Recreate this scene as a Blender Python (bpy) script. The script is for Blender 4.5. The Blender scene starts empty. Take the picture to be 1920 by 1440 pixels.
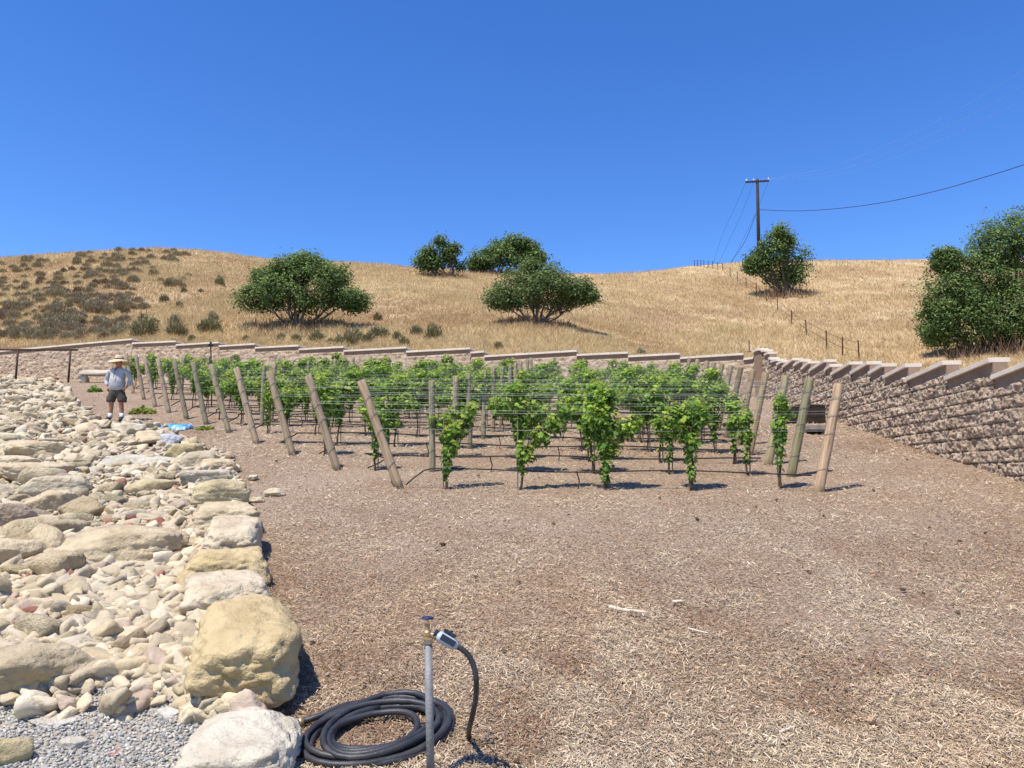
import bpy, bmesh, math, random
import numpy as np
from mathutils import Vector, Matrix

random.seed(7)
rng = np.random.default_rng(11)
SC = bpy.context.scene
COL = SC.collection

# ------------------------------------------------------------------ camera, sky, sun, exposure
F = 1450.0
HOR = 900.0                      # row of the true horizon in the 1920x1440 photograph
PHI = math.atan((HOR - 720.0) / F)
CP, SP = math.cos(PHI), math.sin(PHI)
H = 2.3                          # camera above the (sloping) ground at its foot
CAM = Vector((0, 0, H))
cd = bpy.data.cameras.new('camera')
cam = bpy.data.objects.new('camera', cd)
COL.objects.link(cam)
cd.sensor_width = 36.0
cd.lens = 36.0 * F / 1920.0
cd.clip_start = 0.05
cd.clip_end = 2000
cam.location = CAM
cam.rotation_euler = (math.pi / 2 + PHI, 0, 0)
SC.camera = cam

SUN_TO = Vector((-0.31, -0.34, 1.0)).normalized()
SUN_EL = math.asin(SUN_TO.z)
SUN_ROT = math.atan2(SUN_TO.x, SUN_TO.y)
w = bpy.data.worlds.new('World')
SC.world = w
w.use_nodes = True
nt = w.node_tree
nt.nodes.clear()
sky = nt.nodes.new('ShaderNodeTexSky')
sky.sky_type = 'NISHITA'
sky.sun_disc = False
sky.sun_elevation = SUN_EL
sky.sun_rotation = SUN_ROT
sky.altitude = 900
sky.air_density = 1.0
sky.dust_density = 0.0
sky.ozone_density = 3.2
hs = nt.nodes.new('ShaderNodeHueSaturation')
hs.inputs['Hue'].default_value = 0.513
hs.inputs['Saturation'].default_value = 1.29
hs.inputs['Value'].default_value = 1.0
bg = nt.nodes.new('ShaderNodeBackground')
bg.inputs['Strength'].default_value = 0.145
wo = nt.nodes.new('ShaderNodeOutputWorld')
nt.links.new(sky.outputs[0], hs.inputs['Color'])
nt.links.new(hs.outputs[0], bg.inputs['Color'])
nt.links.new(bg.outputs[0], wo.inputs[0])

sl = bpy.data.lights.new('sun', 'SUN')
sl.energy = 4.5
sl.angle = math.radians(0.5)
sl.color = (1.0, 0.94, 0.84)
so = bpy.data.objects.new('sun', sl)
COL.objects.link(so)
so.rotation_euler = SUN_TO.to_track_quat('Z', 'Y').to_euler()
so.location = (-20, -10, 60)
SC.view_settings.view_transform = 'Standard'
SC.view_settings.look = 'None'
SC.view_settings.exposure = 0.62
SC.view_settings.gamma = 1.0
SC.cycles.max_bounces = 6
SC.cycles.transparent_max_bounces = 8

# ------------------------------------------------------------------ projection helpers
SLOPE = math.tan(math.atan(90 / F) + PHI)        # the plot climbs away from the camera


def te(px, py):
    """pixel -> (X/Y, (Z-H)/Y)"""
    u = (px - 960.0) / F
    v = (720.0 - py) / F
    d = CP - v * SP
    return u / d, (SP + v * CP) / d


def P(px, py, Y):
    t, e = te(px, py)
    return Vector((t * Y, Y, H + e * Y))


def gz(x, y):
    return SLOPE * y


def G(px, py, dz=0.0):
    t, e = te(px, py)
    Y = (H - dz) / (SLOPE - e)
    return Vector((t * Y, Y, SLOPE * Y + dz))


def Garr(px, py):
    u = (px - 960.0) / F
    v = (720.0 - py) / F
    d = CP - v * SP
    t = u / d
    e = (SP + v * CP) / d
    Y = H / (SLOPE - e)
    return t * Y, Y


def proj(x, y, z):
    """world -> pixel (numpy ok)"""
    zz = z - H
    f = y * CP + zz * SP
    up = -y * SP + zz * CP
    return 960 + F * x / f, 720 - F * up / f


def ppm(Y):
    return F / Y


# ------------------------------------------------------------------ noise
def _hash(ix, iy, iz, s):
    n = (ix * 374761393 + iy * 668265263 + iz * 2147483647 + s * 974634777) & 0xffffffff
    n = ((n ^ (n >> 13)) * 1274126177) & 0xffffffff
    n = n ^ (n >> 16)
    return (n & 0xffff) / 65535.0


def vnoise(p, s=0):
    p = np.asarray(p, dtype=np.float64)
    i = np.floor(p).astype(np.int64)
    f = p - i
    f = f * f * (3 - 2 * f)
    r = 0
    for dx in (0, 1):
        wx = f[:, 0] if dx else 1 - f[:, 0]
        for dy in (0, 1):
            wy = f[:, 1] if dy else 1 - f[:, 1]
            for dz in (0, 1):
                wz = f[:, 2] if dz else 1 - f[:, 2]
                r = r + wx * wy * wz * _hash(i[:, 0] + dx, i[:, 1] + dy, i[:, 2] + dz, s)
    return r * 2 - 1


def fbm(p, octs=4, s=0, gain=0.5):
    p = np.asarray(p, dtype=np.float64)
    a, r, t = 1.0, 0, 0
    for k in range(octs):
        r = r + a * vnoise(p * (2 ** k) + 17.3 * k, s + k)
        t += a
        a *= gain
    return r / t


# ------------------------------------------------------------------ object helpers
def mesh_np(name, V, Fc, nside, smooth=False):
    """fast mesh from arrays; Fc (n, nside)"""
    me = bpy.data.meshes.new(name)
    V = np.asarray(V, dtype=np.float32)
    Fc = np.asarray(Fc, dtype=np.int32)
    n = len(Fc)
    me.vertices.add(len(V))
    me.vertices.foreach_set('co', V.ravel())
    me.loops.add(n * nside)
    me.loops.foreach_set('vertex_index', Fc.ravel())
    me.polygons.add(n)
    me.polygons.foreach_set('loop_start', np.arange(n, dtype=np.int32) * nside)
    me.polygons.foreach_set('loop_total', np.full(n, nside, dtype=np.int32))
    if smooth:
        me.polygons.foreach_set('use_smooth', np.ones(n, dtype=bool))
    me.update(calc_edges=True)
    return me


def vcol(me, rgb):
    """rgb per vertex"""
    a = me.attributes.new('col', 'FLOAT_COLOR', 'POINT')
    c = np.ones((len(rgb), 4), dtype=np.float32)
    c[:, :3] = rgb
    a.data.foreach_set('color', c.ravel())


def link(name, me, mat=None, parent=None):
    o = bpy.data.objects.new(name, me)
    COL.objects.link(o)
    if mat is not None and me is not None and len(me.materials) == 0:
        me.materials.append(mat)
    if parent is not None:
        o.parent = parent
    return o


def tag(o, label=None, cat=None, group=None, kind=None):
    if label:
        o['label'] = label
    if cat:
        o['category'] = cat
    if group:
        o['group'] = group
    if kind:
        o['kind'] = kind
    return o


def empty(name, loc, label, cat, group=None, rz=0.0):
    o = bpy.data.objects.new(name, None)
    COL.objects.link(o)
    o.empty_display_size = 0.2
    o.location = loc
    o.rotation_euler = (0, 0, rz)
    return tag(o, label, cat, group)


class MB:
    """collects faces into one mesh"""
    def __init__(s):
        s.v = []
        s.f = []

    def add(s, V, Fc):
        b = len(s.v)
        s.v += [tuple(x) for x in V]
        s.f += [tuple(i + b for i in f) for f in Fc]

    def box(s, c, size, M=None):
        x, y, z = [k / 2 for k in size]
        V = [Vector((a * x, b * y, d * z)) for a in (-1, 1) for b in (-1, 1) for d in (-1, 1)]
        if M is not None:
            V = [M @ k for k in V]
        V = [k + Vector(c) for k in V]
        s.add(V, [(0, 1, 3, 2), (4, 6, 7, 5), (0, 4, 5, 1), (2, 3, 7, 6), (0, 2, 6, 4), (1, 5, 7, 3)])

    def tube(s, pts, rad, n=8, cap=True):
        pts = [Vector(p) for p in pts]
        if not hasattr(rad, '__len__'):
            rad = [rad] * len(pts)
        V, Fc = [], []
        ref = Vector((0, 0, 1))
        t0 = (pts[1] - pts[0]).normalized()
        if abs(t0.dot(ref)) > 0.95:
            ref = Vector((1, 0, 0))
        side = t0.cross(ref).normalized()
        for i, p in enumerate(pts):
            a = pts[max(i - 1, 0)]
            b = pts[min(i + 1, len(pts) - 1)]
            t = (b - a).normalized()
            side = (side - t * side.dot(t))
            side = side.normalized() if side.length > 1e-6 else t.orthogonal().normalized()
            up = t.cross(side)
            for k in range(n):
                an = 2 * math.pi * k / n
                V.append(p + (side * math.cos(an) + up * math.sin(an)) * rad[i])
        for i in range(len(pts) - 1):
            for k in range(n):
                Fc.append((i * n + k, i * n + (k + 1) % n, (i + 1) * n + (k + 1) % n, (i + 1) * n + k))
        if cap:
            Fc.append(tuple(range(n - 1, -1, -1)))
            Fc.append(tuple((len(pts) - 1) * n + k for k in range(n)))
        s.add(V, Fc)

    def lathe(s, prof, n=24, c=(0, 0, 0), M=None, sx=1.0, sy=1.0, cap=True):
        V, Fc = [], []
        for r, z in prof:
            for k in range(n):
                a = 2 * math.pi * k / n
                v = Vector((r * math.cos(a) * sx, r * math.sin(a) * sy, z))
                if M is not None:
                    v = M @ v
                V.append(v + Vector(c))
        for i in range(len(prof) - 1):
            for k in range(n):
                Fc.append((i * n + k, i * n + (k + 1) % n, (i + 1) * n + (k + 1) % n, (i + 1) * n + k))
        if cap:
            Fc.append(tuple(range(n - 1, -1, -1)))
            Fc.append(tuple((len(prof) - 1) * n + k for k in range(n)))
        s.add(V, Fc)

    def build(s, name, mat, parent=None, smooth=False, bevel=0.0):
        me = bpy.data.meshes.new(name)
        me.from_pydata(s.v, [], s.f)
        bm = bmesh.new()
        bm.from_mesh(me)
        if bevel:
            es = [e for e in bm.edges if len(e.link_faces) == 2 and e.calc_face_angle(0) > 0.6]
            bmesh.ops.bevel(bm, geom=es, offset=bevel, segments=2, affect='EDGES', profile=0.6)
        bmesh.ops.recalc_face_normals(bm, faces=bm.faces)
        bm.to_mesh(me)
        bm.free()
        if smooth:
            for p in me.polygons:
                p.use_smooth = True
        return link(name, me, mat, parent)


def catmull(pts, n=8):
    pts = [Vector(p) for p in pts]
    out = []
    q = [pts[0]] + pts + [pts[-1]]
    for i in range(1, len(q) - 2):
        for k in range(n):
            t = k / n
            a, b, c, d = q[i - 1], q[i], q[i + 1], q[i + 2]
            out.append(0.5 * ((2 * b) + (c - a) * t + (2 * a - 5 * b + 4 * c - d) * t * t + (3 * b - a - 3 * c + d) * t ** 3))
    out.append(pts[-1])
    return out


ORD = ['', 'first', 'second', 'third', 'fourth', 'fifth', 'sixth', 'seventh', 'eighth', 'ninth', 'tenth', 'eleventh',
       'twelfth', 'thirteenth', 'fourteenth', 'fifteenth', 'sixteenth', 'seventeenth', 'eighteenth', 'nineteenth', 'twentieth']


def ordw(n):
    if n <= 20:
        return ORD[n]
    tens = {2: 'twenty', 3: 'thirty', 4: 'forty', 5: 'fifty', 6: 'sixty', 7: 'seventy', 8: 'eighty', 9: 'ninety'}
    if n < 100:
        a, b = divmod(n, 10)
        return (tens[a][:-1] + 'ieth') if b == 0 else tens[a] + '-' + ORD[b]
    return 'hundred and ' + ordw(n - 100) if n > 100 else 'hundredth'


# ------------------------------------------------------------------ materials
def lin(r, g, b):
    f = lambda c: (c / 255 / 12.92) if c / 255 <= 0.04045 else ((c / 255 + 0.055) / 1.055) ** 2.4
    return (f(r), f(g), f(b))


def pmat(name, cols, scale=4.0, rough=0.85, bump=0.3, bscale=20.0, attr=False, objcol=False, stretch=(1, 1, 1),
         detail=6.0, transl=0.0, dist=0.02, metal=0.0, coord='Object', spec=0.25, layers=None, pos=None):
    m = bpy.data.materials.new(name)
    m.use_nodes = True
    t = m.node_tree
    N, L = t.nodes, t.links
    N.clear()
    out = N.new('ShaderNodeOutputMaterial')
    bs = N.new('ShaderNodeBsdfPrincipled')
    bs.inputs['Roughness'].default_value = rough
    bs.inputs['Metallic'].default_value = metal
    bs.inputs['Specular IOR Level'].default_value = spec
    L.new(bs.outputs[0], out.inputs[0])
    tc = N.new('ShaderNodeTexCoord')
    mp = N.new('ShaderNodeMapping')
    mp.inputs['Scale'].default_value = stretch
    L.new(tc.outputs[coord], mp.inputs[0])
    nz = N.new('ShaderNodeTexNoise')
    nz.inputs['Scale'].default_value = scale
    nz.inputs['Detail'].default_value = detail
    L.new(mp.outputs[0], nz.inputs['Vector'])
    cr = N.new('ShaderNodeValToRGB')
    n = len(cols)
    el = cr.color_ramp.elements
    ps = pos or [0.3 + 0.4 * i / max(n - 1, 1) for i in range(n)]
    el[0].position = ps[0]
    el[0].color = (*cols[0], 1)
    if n == 1:
        el.remove(el[1])
    else:
        el[1].position = ps[-1]
        el[1].color = (*cols[-1], 1)
        for i in range(1, n - 1):
            e = el.new(ps[i])
            e.color = (*cols[i], 1)
    L.new(nz.outputs['Fac'], cr.inputs[0])
    col = cr.outputs[0]
    if layers:
        for (c2, sc2, lo, hi, amt) in layers:
            n2 = N.new('ShaderNodeTexNoise')
            n2.inputs['Scale'].default_value = sc2
            n2.inputs['Detail'].default_value = 5
            L.new(mp.outputs[0], n2.inputs['Vector'])
            mr = N.new('ShaderNodeMapRange')
            mr.inputs[1].default_value = lo
            mr.inputs[2].default_value = hi
            mr.inputs[3].default_value = 0
            mr.inputs[4].default_value = amt
            L.new(n2.outputs['Fac'], mr.inputs[0])
            mx = N.new('ShaderNodeMix')
            mx.data_type = 'RGBA'
            L.new(mr.outputs[0], mx.inputs[0])
            L.new(col, mx.inputs[6])
            mx.inputs[7].default_value = (*c2, 1)
            col = mx.outputs[2]
    if attr or objcol:
        if attr:
            a = N.new('ShaderNodeAttribute')
            a.attribute_name = 'col'
            src = a.outputs['Color']
        else:
            a = N.new('ShaderNodeObjectInfo')
            src = a.outputs['Color']
        mx = N.new('ShaderNodeMix')
        mx.data_type = 'RGBA'
        mx.blend_type = 'MULTIPLY'
        mx.inputs[0].default_value = 1.0
        L.new(col, mx.inputs[6])
        L.new(src, mx.inputs[7])
        col = mx.outputs[2]
    L.new(col, bs.inputs['Base Color'])
    if bump:
        nb = N.new('ShaderNodeTexNoise')
        nb.inputs['Scale'].default_value = bscale
        nb.inputs['Detail'].default_value = 8
        nb.inputs['Roughness'].default_value = 0.62
        L.new(mp.outputs[0], nb.inputs['Vector'])
        bp = N.new('ShaderNodeBump')
        bp.inputs['Strength'].default_value = bump
        bp.inputs['Distance'].default_value = dist
        L.new(nb.outputs['Fac'], bp.inputs['Height'])
        L.new(bp.outputs[0], bs.inputs['Normal'])
    if transl:
        tr = N.new('ShaderNodeBsdfTranslucent')
        L.new(col, tr.inputs['Color'])
        ms = N.new('ShaderNodeMixShader')
        ms.inputs[0].default_value = transl
        L.new(bs.outputs[0], ms.inputs[1])
        L.new(tr.outputs[0], ms.inputs[2])
        L.new(ms.outputs[0], out.inputs[0])
    return m


W1 = (1, 1, 1)
M = {}
M['mulch'] = pmat('mulch_soil', [(.09, .058, .036), (.27, .19, .125), (.50, .385, .275)], 42, .95, .9, 60, dist=.03, pos=[.32, .5, .68],
                  layers=[((.23, .14, .08), 1.3, .5, .7, .4), ((.42, .33, .25), .5, .5, .7, .3)])
M['chip'] = pmat('wood_chip', [(.85, .85, .85), W1], 30, .9, .3, 90, attr=True)
M['hill'] = pmat('dry_hill_soil', [(.33, .225, .12), (.45, .33, .185), (.53, .41, .24)], .35, .95, .9, 3.0, dist=.25,
                 layers=[((.30, .17, .085), .11, .48, .62, .6), ((.50, .36, .19), .07, .5, .66, .6)])
M['grass'] = pmat('dry_grass', [(.8, .8, .8), W1], .5, .85, 0, attr=True, transl=.25)
M['rock'] = pmat('sandstone', [(.66, .62, .56), (.92, .90, .86), (1, 1, 1)], 3.2, .92, .95, 13, objcol=True, dist=.06,
                 layers=[((.60, .46, .29), 2.1, .56, .74, .5), ((.46, .38, .30), 11, .6, .74, .5)])
M['rubble'] = pmat('rubble_stone', [(.75, .75, .75), W1], 8, .92, .6, 40, attr=True)
M['gravel'] = pmat('gravel_stone', [(.7, .7, .7), W1], 30, .9, .3, 90, attr=True)
M['dust'] = pmat('dusty_soil', [(.26, .22, .17), (.40, .35, .28)], 3, .95, .8, 40, dist=.02)
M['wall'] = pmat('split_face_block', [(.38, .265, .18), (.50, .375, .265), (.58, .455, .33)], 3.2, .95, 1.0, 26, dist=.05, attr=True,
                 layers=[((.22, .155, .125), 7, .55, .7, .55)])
M['wallside'] = pmat('smooth_block', [(.23, .155, .105), (.30, .21, .15)], 4, .9, .3, 40)
M['cap'] = pmat('coping_stone', [(.60, .51, .41), (.71, .62, .51)], 2.5, .88, .25, 50)
M['post'] = pmat('weathered_post_wood', [(.20, .155, .11), (.33, .27, .20), (.42, .35, .27)], 6, .85, .5, 22,
                 stretch=(6, 6, .5), objcol=True, dist=.01)
M['stake'] = pmat('thin_stake', [(.16, .12, .085), (.27, .2, .14)], 8, .8, .2, 30)
M['wire'] = pmat('galvanized_wire', [(.26, .27, .26), (.38, .39, .38)], 8, .55, 0, metal=.2)
M['drip'] = pmat('black_tubing', [(.015, .014, .013), (.035, .03, .028)], 8, .55, .1, 30)
M['bark'] = pmat('vine_bark', [(.055, .035, .022), (.13, .09, .06)], 14, .95, .8, 40, stretch=(3, 3, .7))
M['tbark'] = pmat('tree_bark', [(.06, .045, .035), (.17, .135, .105)], 3, .95, .8, 14, stretch=(2, 2, .5))
M['vleaf'] = pmat('vine_leaf', [(.85, .85, .85), W1], 6, .6, .2, 30, attr=True, transl=.45, spec=.15)
M['tleaf'] = pmat('sumac_leaf', [(.8, .8, .8), W1], 2, .55, 0, attr=True, transl=.30, spec=.2)
M['shrub'] = pmat('sage_leaf', [(.8, .8, .8), W1], 2, .8, 0, attr=True, transl=.15)
M['twig'] = pmat('dead_twig', [(.42, .33, .25), (.66, .56, .45)], 6, .9, .2, 30)
M['rust'] = pmat('rusty_steel', [(.035, .02, .015), (.085, .045, .03)], 12, .7, .2, 60)
M['pole'] = pmat('dark_pole_wood', [(.022, .014, .010), (.05, .032, .022)], 3, .85, .4, 18, stretch=(4, 4, .4))
M['cable'] = pmat('dark_cable', [(.02, .02, .025)], 3, .6, 0)
M['palecable'] = pmat('pale_conductor', [(.30, .36, .48)], 3, .4, 0)
M['porcelain'] = pmat('insulator', [(.75, .75, .75)], 3, .3, 0)
M['hose'] = pmat('rubber_hose', [(.020, .020, .023), (.042, .041, .046)], 5, .48, .15, 60, spec=.4,
                 layers=[((.13, .11, .095), 9, .55, .75, .35)])
M['brass'] = pmat('weathered_brass', [(.30, .20, .11), (.45, .33, .19)], 25, .45, .2, 60, metal=.55)
M['pipe'] = pmat('grey_pipe', [(.17, .17, .175), (.27, .265, .265)], 14, .6, .3, 60, metal=.25)
M['pipe_wrap'] = pmat('thread_tape', [(.42, .36, .29), (.5, .45, .38)], 20, .8, .2, 90)
M['wheel'] = pmat('blue_enamel', [(.010, .018, .075), (.03, .045, .14)], 30, .4, .1, 80)
M['timer'] = pmat('grey_plastic', [(.33, .37, .42), (.40, .44, .49)], 9, .4, .05, 60)
M['timerdark'] = pmat('dark_plastic', [(.014, .022, .036), (.028, .038, .055)], 9, .35, .05, 60)
M['stone'] = pmat('bench_stone', [(.42, .36, .28), (.6, .53, .43)], 2, .9, .5, 14)
M['woodbox'] = pmat('old_dark_wood', [(.022, .015, .011), (.06, .043, .032)], 5, .9, .5, 30, stretch=(1, 5, 5))
M['grate'] = pmat('grey_metal', [(.16, .14, .13), (.32, .29, .26)], 7, .6, .3, 40)
M['blue'] = pmat('blue_film', [(.02, .15, .50), (.06, .32, .80), (.55, .72, .92)], 9, .25, .9, 14, dist=.03, spec=.6)
M['skin'] = pmat('skin', [(.36, .16, .09), (.44, .21, .13)], 9, .6, .05, 60)
M['shirt'] = pmat('shirt_cloth', [(.33, .335, .345), (.45, .45, .46)], 4, .8, 1.0, 7, dist=.03)
M['shorts'] = pmat('shorts_cloth', [(.062, .052, .042), (.10, .085, .070)], 6, .9, .6, 12, dist=.03)
M['sock'] = pmat('white_knit', [(.62, .60, .62), (.72, .70, .72)], 20, .9, .3, 80)
M['shoe'] = pmat('black_leather', [(.012, .01, .009), (.03, .024, .02)], 10, .6, .2, 50)
M['straw'] = pmat('straw_weave', [(.56, .43, .28), (.72, .57, .38)], 40, .85, .5, 90, transl=.12)
M['dark'] = pmat('dark_cord', [(.015, .015, .018)], 5, .7, 0)

# ------------------------------------------------------------------ setting: walls first as lines in plan
RW1, RW2 = G(1600, 800), G(1920, 903)
rdir = (RW1 - RW2)
rdir.z = 0
rdir.normalize()
# corner: where the right wall line reaches column 1427
tc_ = te(1427, 720)[0]
k = (tc_ * RW2.y - RW2.x) / (rdir.x - tc_ * rdir.y)
CORN = Vector((RW2.x + rdir.x * k, RW2.y + rdir.y * k, 0))
LW = G(150, 712)
bdir = Vector((LW.x - CORN.x, LW.y - CORN.y, 0)).normalized()


def hit_line(px, py, A, d):
    """pixel ray against the vertical plane through A along d: returns s, z, point"""
    t, e = te(px, py)
    s = (t * A.y - A.x) / (d.x - t * d.y)
    Y = A.y + d.y * s
    return s, H + e * Y


BACK_CAPS = [(-700, 716, 0, 658), (0, 658, 250, 635), (250, 643, 332, 639), (332, 646, 412, 641), (412, 648, 480, 644), (480, 651, 562, 647),
             (562, 654, 646, 649.5), (646, 657, 763, 650.5), (763, 658.5, 883, 652), (883, 660, 909, 658),
             (909, 667, 1082, 656.5), (1082, 664.5, 1178, 660), (1178, 667, 1275, 662), (1275, 670, 1394, 662.5),
             (1394, 672, 1412, 670), (1412, 668, 1427, 657)]
RIGHT_CAPS = [(1430, 657, 1437, 655), (1437, 663, 1445, 659), (1445, 670, 1456, 666), (1449, 676, 1462, 671),
              (1460, 681, 1471, 675), (1471, 686, 1491, 671), (1492, 683, 1507, 673), (1507, 689, 1520, 677),
              (1522, 692, 1553, 672.5), (1552, 690, 1567, 680), (1563, 699, 1600, 677), (1600, 697, 1633, 677),
              (1634, 697, 1660, 681), (1662, 704, 1703, 682), (1707, 707, 1777, 676), (1779, 706, 1865, 670),
              (1867, 703, 1960, 667), (1960, 706, 2080, 664), (2080, 712, 2230, 664), (2230, 718, 2420, 664)]


def wall_segments(caps, A, d):
    seg = []
    for (x0, y0, x1, y1) in caps:
        s0, z0 = hit_line(x0, y0, A, d)
        s1, z1 = hit_line(x1, y1, A, d)
        seg.append((s0, z0, s1, z1))
    return seg


segB = wall_segments(BACK_CAPS, CORN, bdir)
segR = wall_segments(RIGHT_CAPS, Vector((RW2.x, RW2.y, 0)), rdir)
# make right wall segments abut
segR = sorted(segR, key=lambda q: -q[0])
for i in range(len(segR) - 1):
    a, b = segR[i], segR[i + 1]
    segR[i] = (a[0], a[1], b[0], a[3])


def wall_top(x, y):
    """height of the wall top in the direction x/y"""
    t = x / y
    return t


def build_wall(root, segs, A, d, inward, res, back=0.45, seed=1):
    """rough split-face masonry, one closed box per stepped bay, joined in one mesh + coping pieces"""
    allV, allF, base, allJ = [], [], 0, []
    nrm = Vector((-d.y, d.x, 0))
    if nrm.dot(inward) < 0:
        nrm = -nrm
    CH = 0.215
    for (s0, z0, s1, z1) in segs:
        if abs(s1 - s0) < 0.02:
            continue
        L = abs(s1 - s0)
        ns = max(3, int(L / res))
        S = np.linspace(s0, s1, ns)
        top = np.linspace(z0, z1, ns) - 0.085 - 0.17
        X = A.x + d.x * S
        Y = A.y + d.y * S
        bot = SLOPE * Y - 0.2
        nz = max(6, int((np.max(top - bot)) / res))
        T = np.linspace(0, 1, nz)
        Z = bot[:, None] + (top - bot)[:, None] * T[None, :]
        SS = np.repeat(S[:, None], nz, 1)
        # block pattern
        row = np.floor(Z / CH)
        fz = Z / CH - row
        bw = 0.42
        off = (row % 2) * 0.5
        fx = SS / bw + off
        cx = np.floor(fx)
        fx = fx - cx
        ez = np.minimum(fz, 1 - fz) * CH
        ex = np.minimum(fx, 1 - fx) * bw
        e = np.minimum(ez, ex)
        bul = .62 + .38 * np.clip(e / 0.025, 0, 1) ** 0.6
        pts = np.stack([SS.ravel() * 15, Z.ravel() * 18, np.full(Z.size, seed * 3.1)], 1)
        n1 = fbm(pts, 4, seed, .62).reshape(Z.shape)
        n2 = 1 - np.abs(fbm(pts * 1.9 + 9, 3, seed + 5)).reshape(Z.shape) * 2
        n3 = fbm(pts * .35 + 31, 2, seed + 8).reshape(Z.shape)
        rb = _hash(cx.astype(np.int64), row.astype(np.int64), np.zeros_like(cx, dtype=np.int64), seed)
        disp = bul * (0.055 + 0.015 * rb + 0.058 * n1 + 0.018 * n2 + .035 * n3)
        batter = -(Z - bot[:, None]) * 0.03
        dd = disp + batter + 0.02
        PX = A.x + d.x * SS + nrm.x * dd
        PY = A.y + d.y * SS + nrm.y * dd
        V = np.stack([PX.ravel(), PY.ravel(), Z.ravel()], 1)
        idx = np.arange(ns * nz).reshape(ns, nz)
        q = np.stack([idx[:-1, :-1], idx[1:, :-1], idx[1:, 1:], idx[:-1, 1:]], -1).reshape(-1, 4)
        jt = np.where((ez < .011) & (nrm.x < -.5), .30, np.where(ex < .010, .75, 1.0)) * (.92 + .16 * rb)  # joint rows darkened in colour to stand in for recess shade; random block tone
        # close with back wall
        bk = V.copy().reshape(ns, nz, 3)
        Bt = bk[:, -1, :].copy()
        Bt[:, 0] = A.x + d.x * S - nrm.x * back
        Bt[:, 1] = A.y + d.y * S - nrm.y * back
        Bb = Bt.copy()
        Bb[:, 2] = bot
        n0 = ns * nz
        V = np.vstack([V, Bt, Bb])
        topq = np.stack([idx[:-1, -1], idx[1:, -1], n0 + np.arange(1, ns), n0 + np.arange(0, ns - 1)], -1)
        bq = np.stack([n0 + np.arange(0, ns - 1), n0 + np.arange(1, ns), n0 + ns + np.arange(1, ns), n0 + ns + np.arange(0, ns - 1)], -1)
        qs = [q, topq, bq]
        for c in (0, ns - 1):
            for j in range(nz - 1):
                za = j / (nz - 1)
            # side: fan strips to the back column as simple quads
            side = []
            colv = idx[c]
            kb = len(V)
            BV = []
            for j in range(nz):
                f = j / (nz - 1)
                BV.append(Bb[c] * (1 - f) + Bt[c] * f)
            V = np.vstack([V, np.array(BV)])
            for j in range(nz - 1):
                side.append([colv[j], colv[j + 1], kb + j + 1, kb + j])
            qs.append(np.array(side))
        Fq = np.vstack(qs)
        allV.append(V)
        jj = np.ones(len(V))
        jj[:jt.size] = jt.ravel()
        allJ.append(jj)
        allF.append(Fq + base)
        base += len(V)
    me = mesh_np('block_face', np.vstack(allV), np.vstack(allF), 4, False)
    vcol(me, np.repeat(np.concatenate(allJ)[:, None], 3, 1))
    me.materials.append(M['wall'])
    link('block_face', me, None, root)
    # coping: smooth course + overhanging cap stones, one child per bay
    for (s0, z0, s1, z1) in segs:
        if abs(s1 - s0) < 0.02:
            continue
        sg = 1 if s1 > s0 else -1
        a = Vector((A.x + d.x * s0, A.y + d.y * s0, z0))
        b = Vector((A.x + d.x * s1, A.y + d.y * s1, z1))
        dirv = (b - a)
        Ln = dirv.length
        dirv.normalize()
        up = Vector((0, 0, 1))
        m2 = MB()
        q0, q1 = nrm * 0.03, -nrm * (back + 0.003)
        lo, hi = -0.27, -0.083
        V = [a + q0 + up * lo, b + q0 + up * lo, b + q1 + up * lo, a + q1 + up * lo,
             a + q0 + up * hi, b + q0 + up * hi, b + q1 + up * hi, a + q1 + up * hi]
        m2.add(V, [(0, 1, 2, 3), (4, 7, 6, 5), (0, 4, 5, 1), (1, 5, 6, 2), (2, 6, 7, 3), (3, 7, 4, 0)])
        m2.build('top_course', M['wallside'], root)  # shade under the overhanging caps put into this darker brown
        m1 = MB()
        nst = max(1, round(Ln / 0.62))
        for i in range(nst):
            g = 0.004
            p0 = a + dirv * (Ln * i / nst + g)
            p1 = a + dirv * (Ln * (i + 1) / nst - g)
            j = random.uniform(-.004, .004)
            q0, q1 = nrm * (0.095 + j), -nrm * (back + 0.05)
            lo, hi = -0.08 + j * .3, 0.0 + j
            V = [p0 + q0 + up * lo, p1 + q0 + up * lo, p1 + q1 + up * lo, p0 + q1 + up * lo,
                 p0 + q0 + up * hi, p1 + q0 + up * hi, p1 + q1 + up * hi, p0 + q1 + up * hi]
            m1.add(V, [(0, 1, 2, 3), (4, 7, 6, 5), (0, 4, 5, 1), (1, 5, 6, 2), (2, 6, 7, 3), (3, 7, 4, 0)])
        m1.build('coping', M['cap'], root, bevel=0.006)


bw_ = empty('retaining_wall', (0, 0, 0), 'long split-face block retaining wall crossing behind the vineyard rows', 'wall')
build_wall(bw_, segB, CORN, bdir, Vector((0, -1, 0)), 0.045, seed=3)
rw_ = empty('retaining_wall', (0, 0, 0), 'rough block retaining wall with sawtooth coping along the right side', 'wall')
build_wall(rw_, segR, Vector((RW2.x, RW2.y, 0)), rdir, Vector((-1, 0, 0)), 0.021, back=0.2, seed=8)
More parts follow.
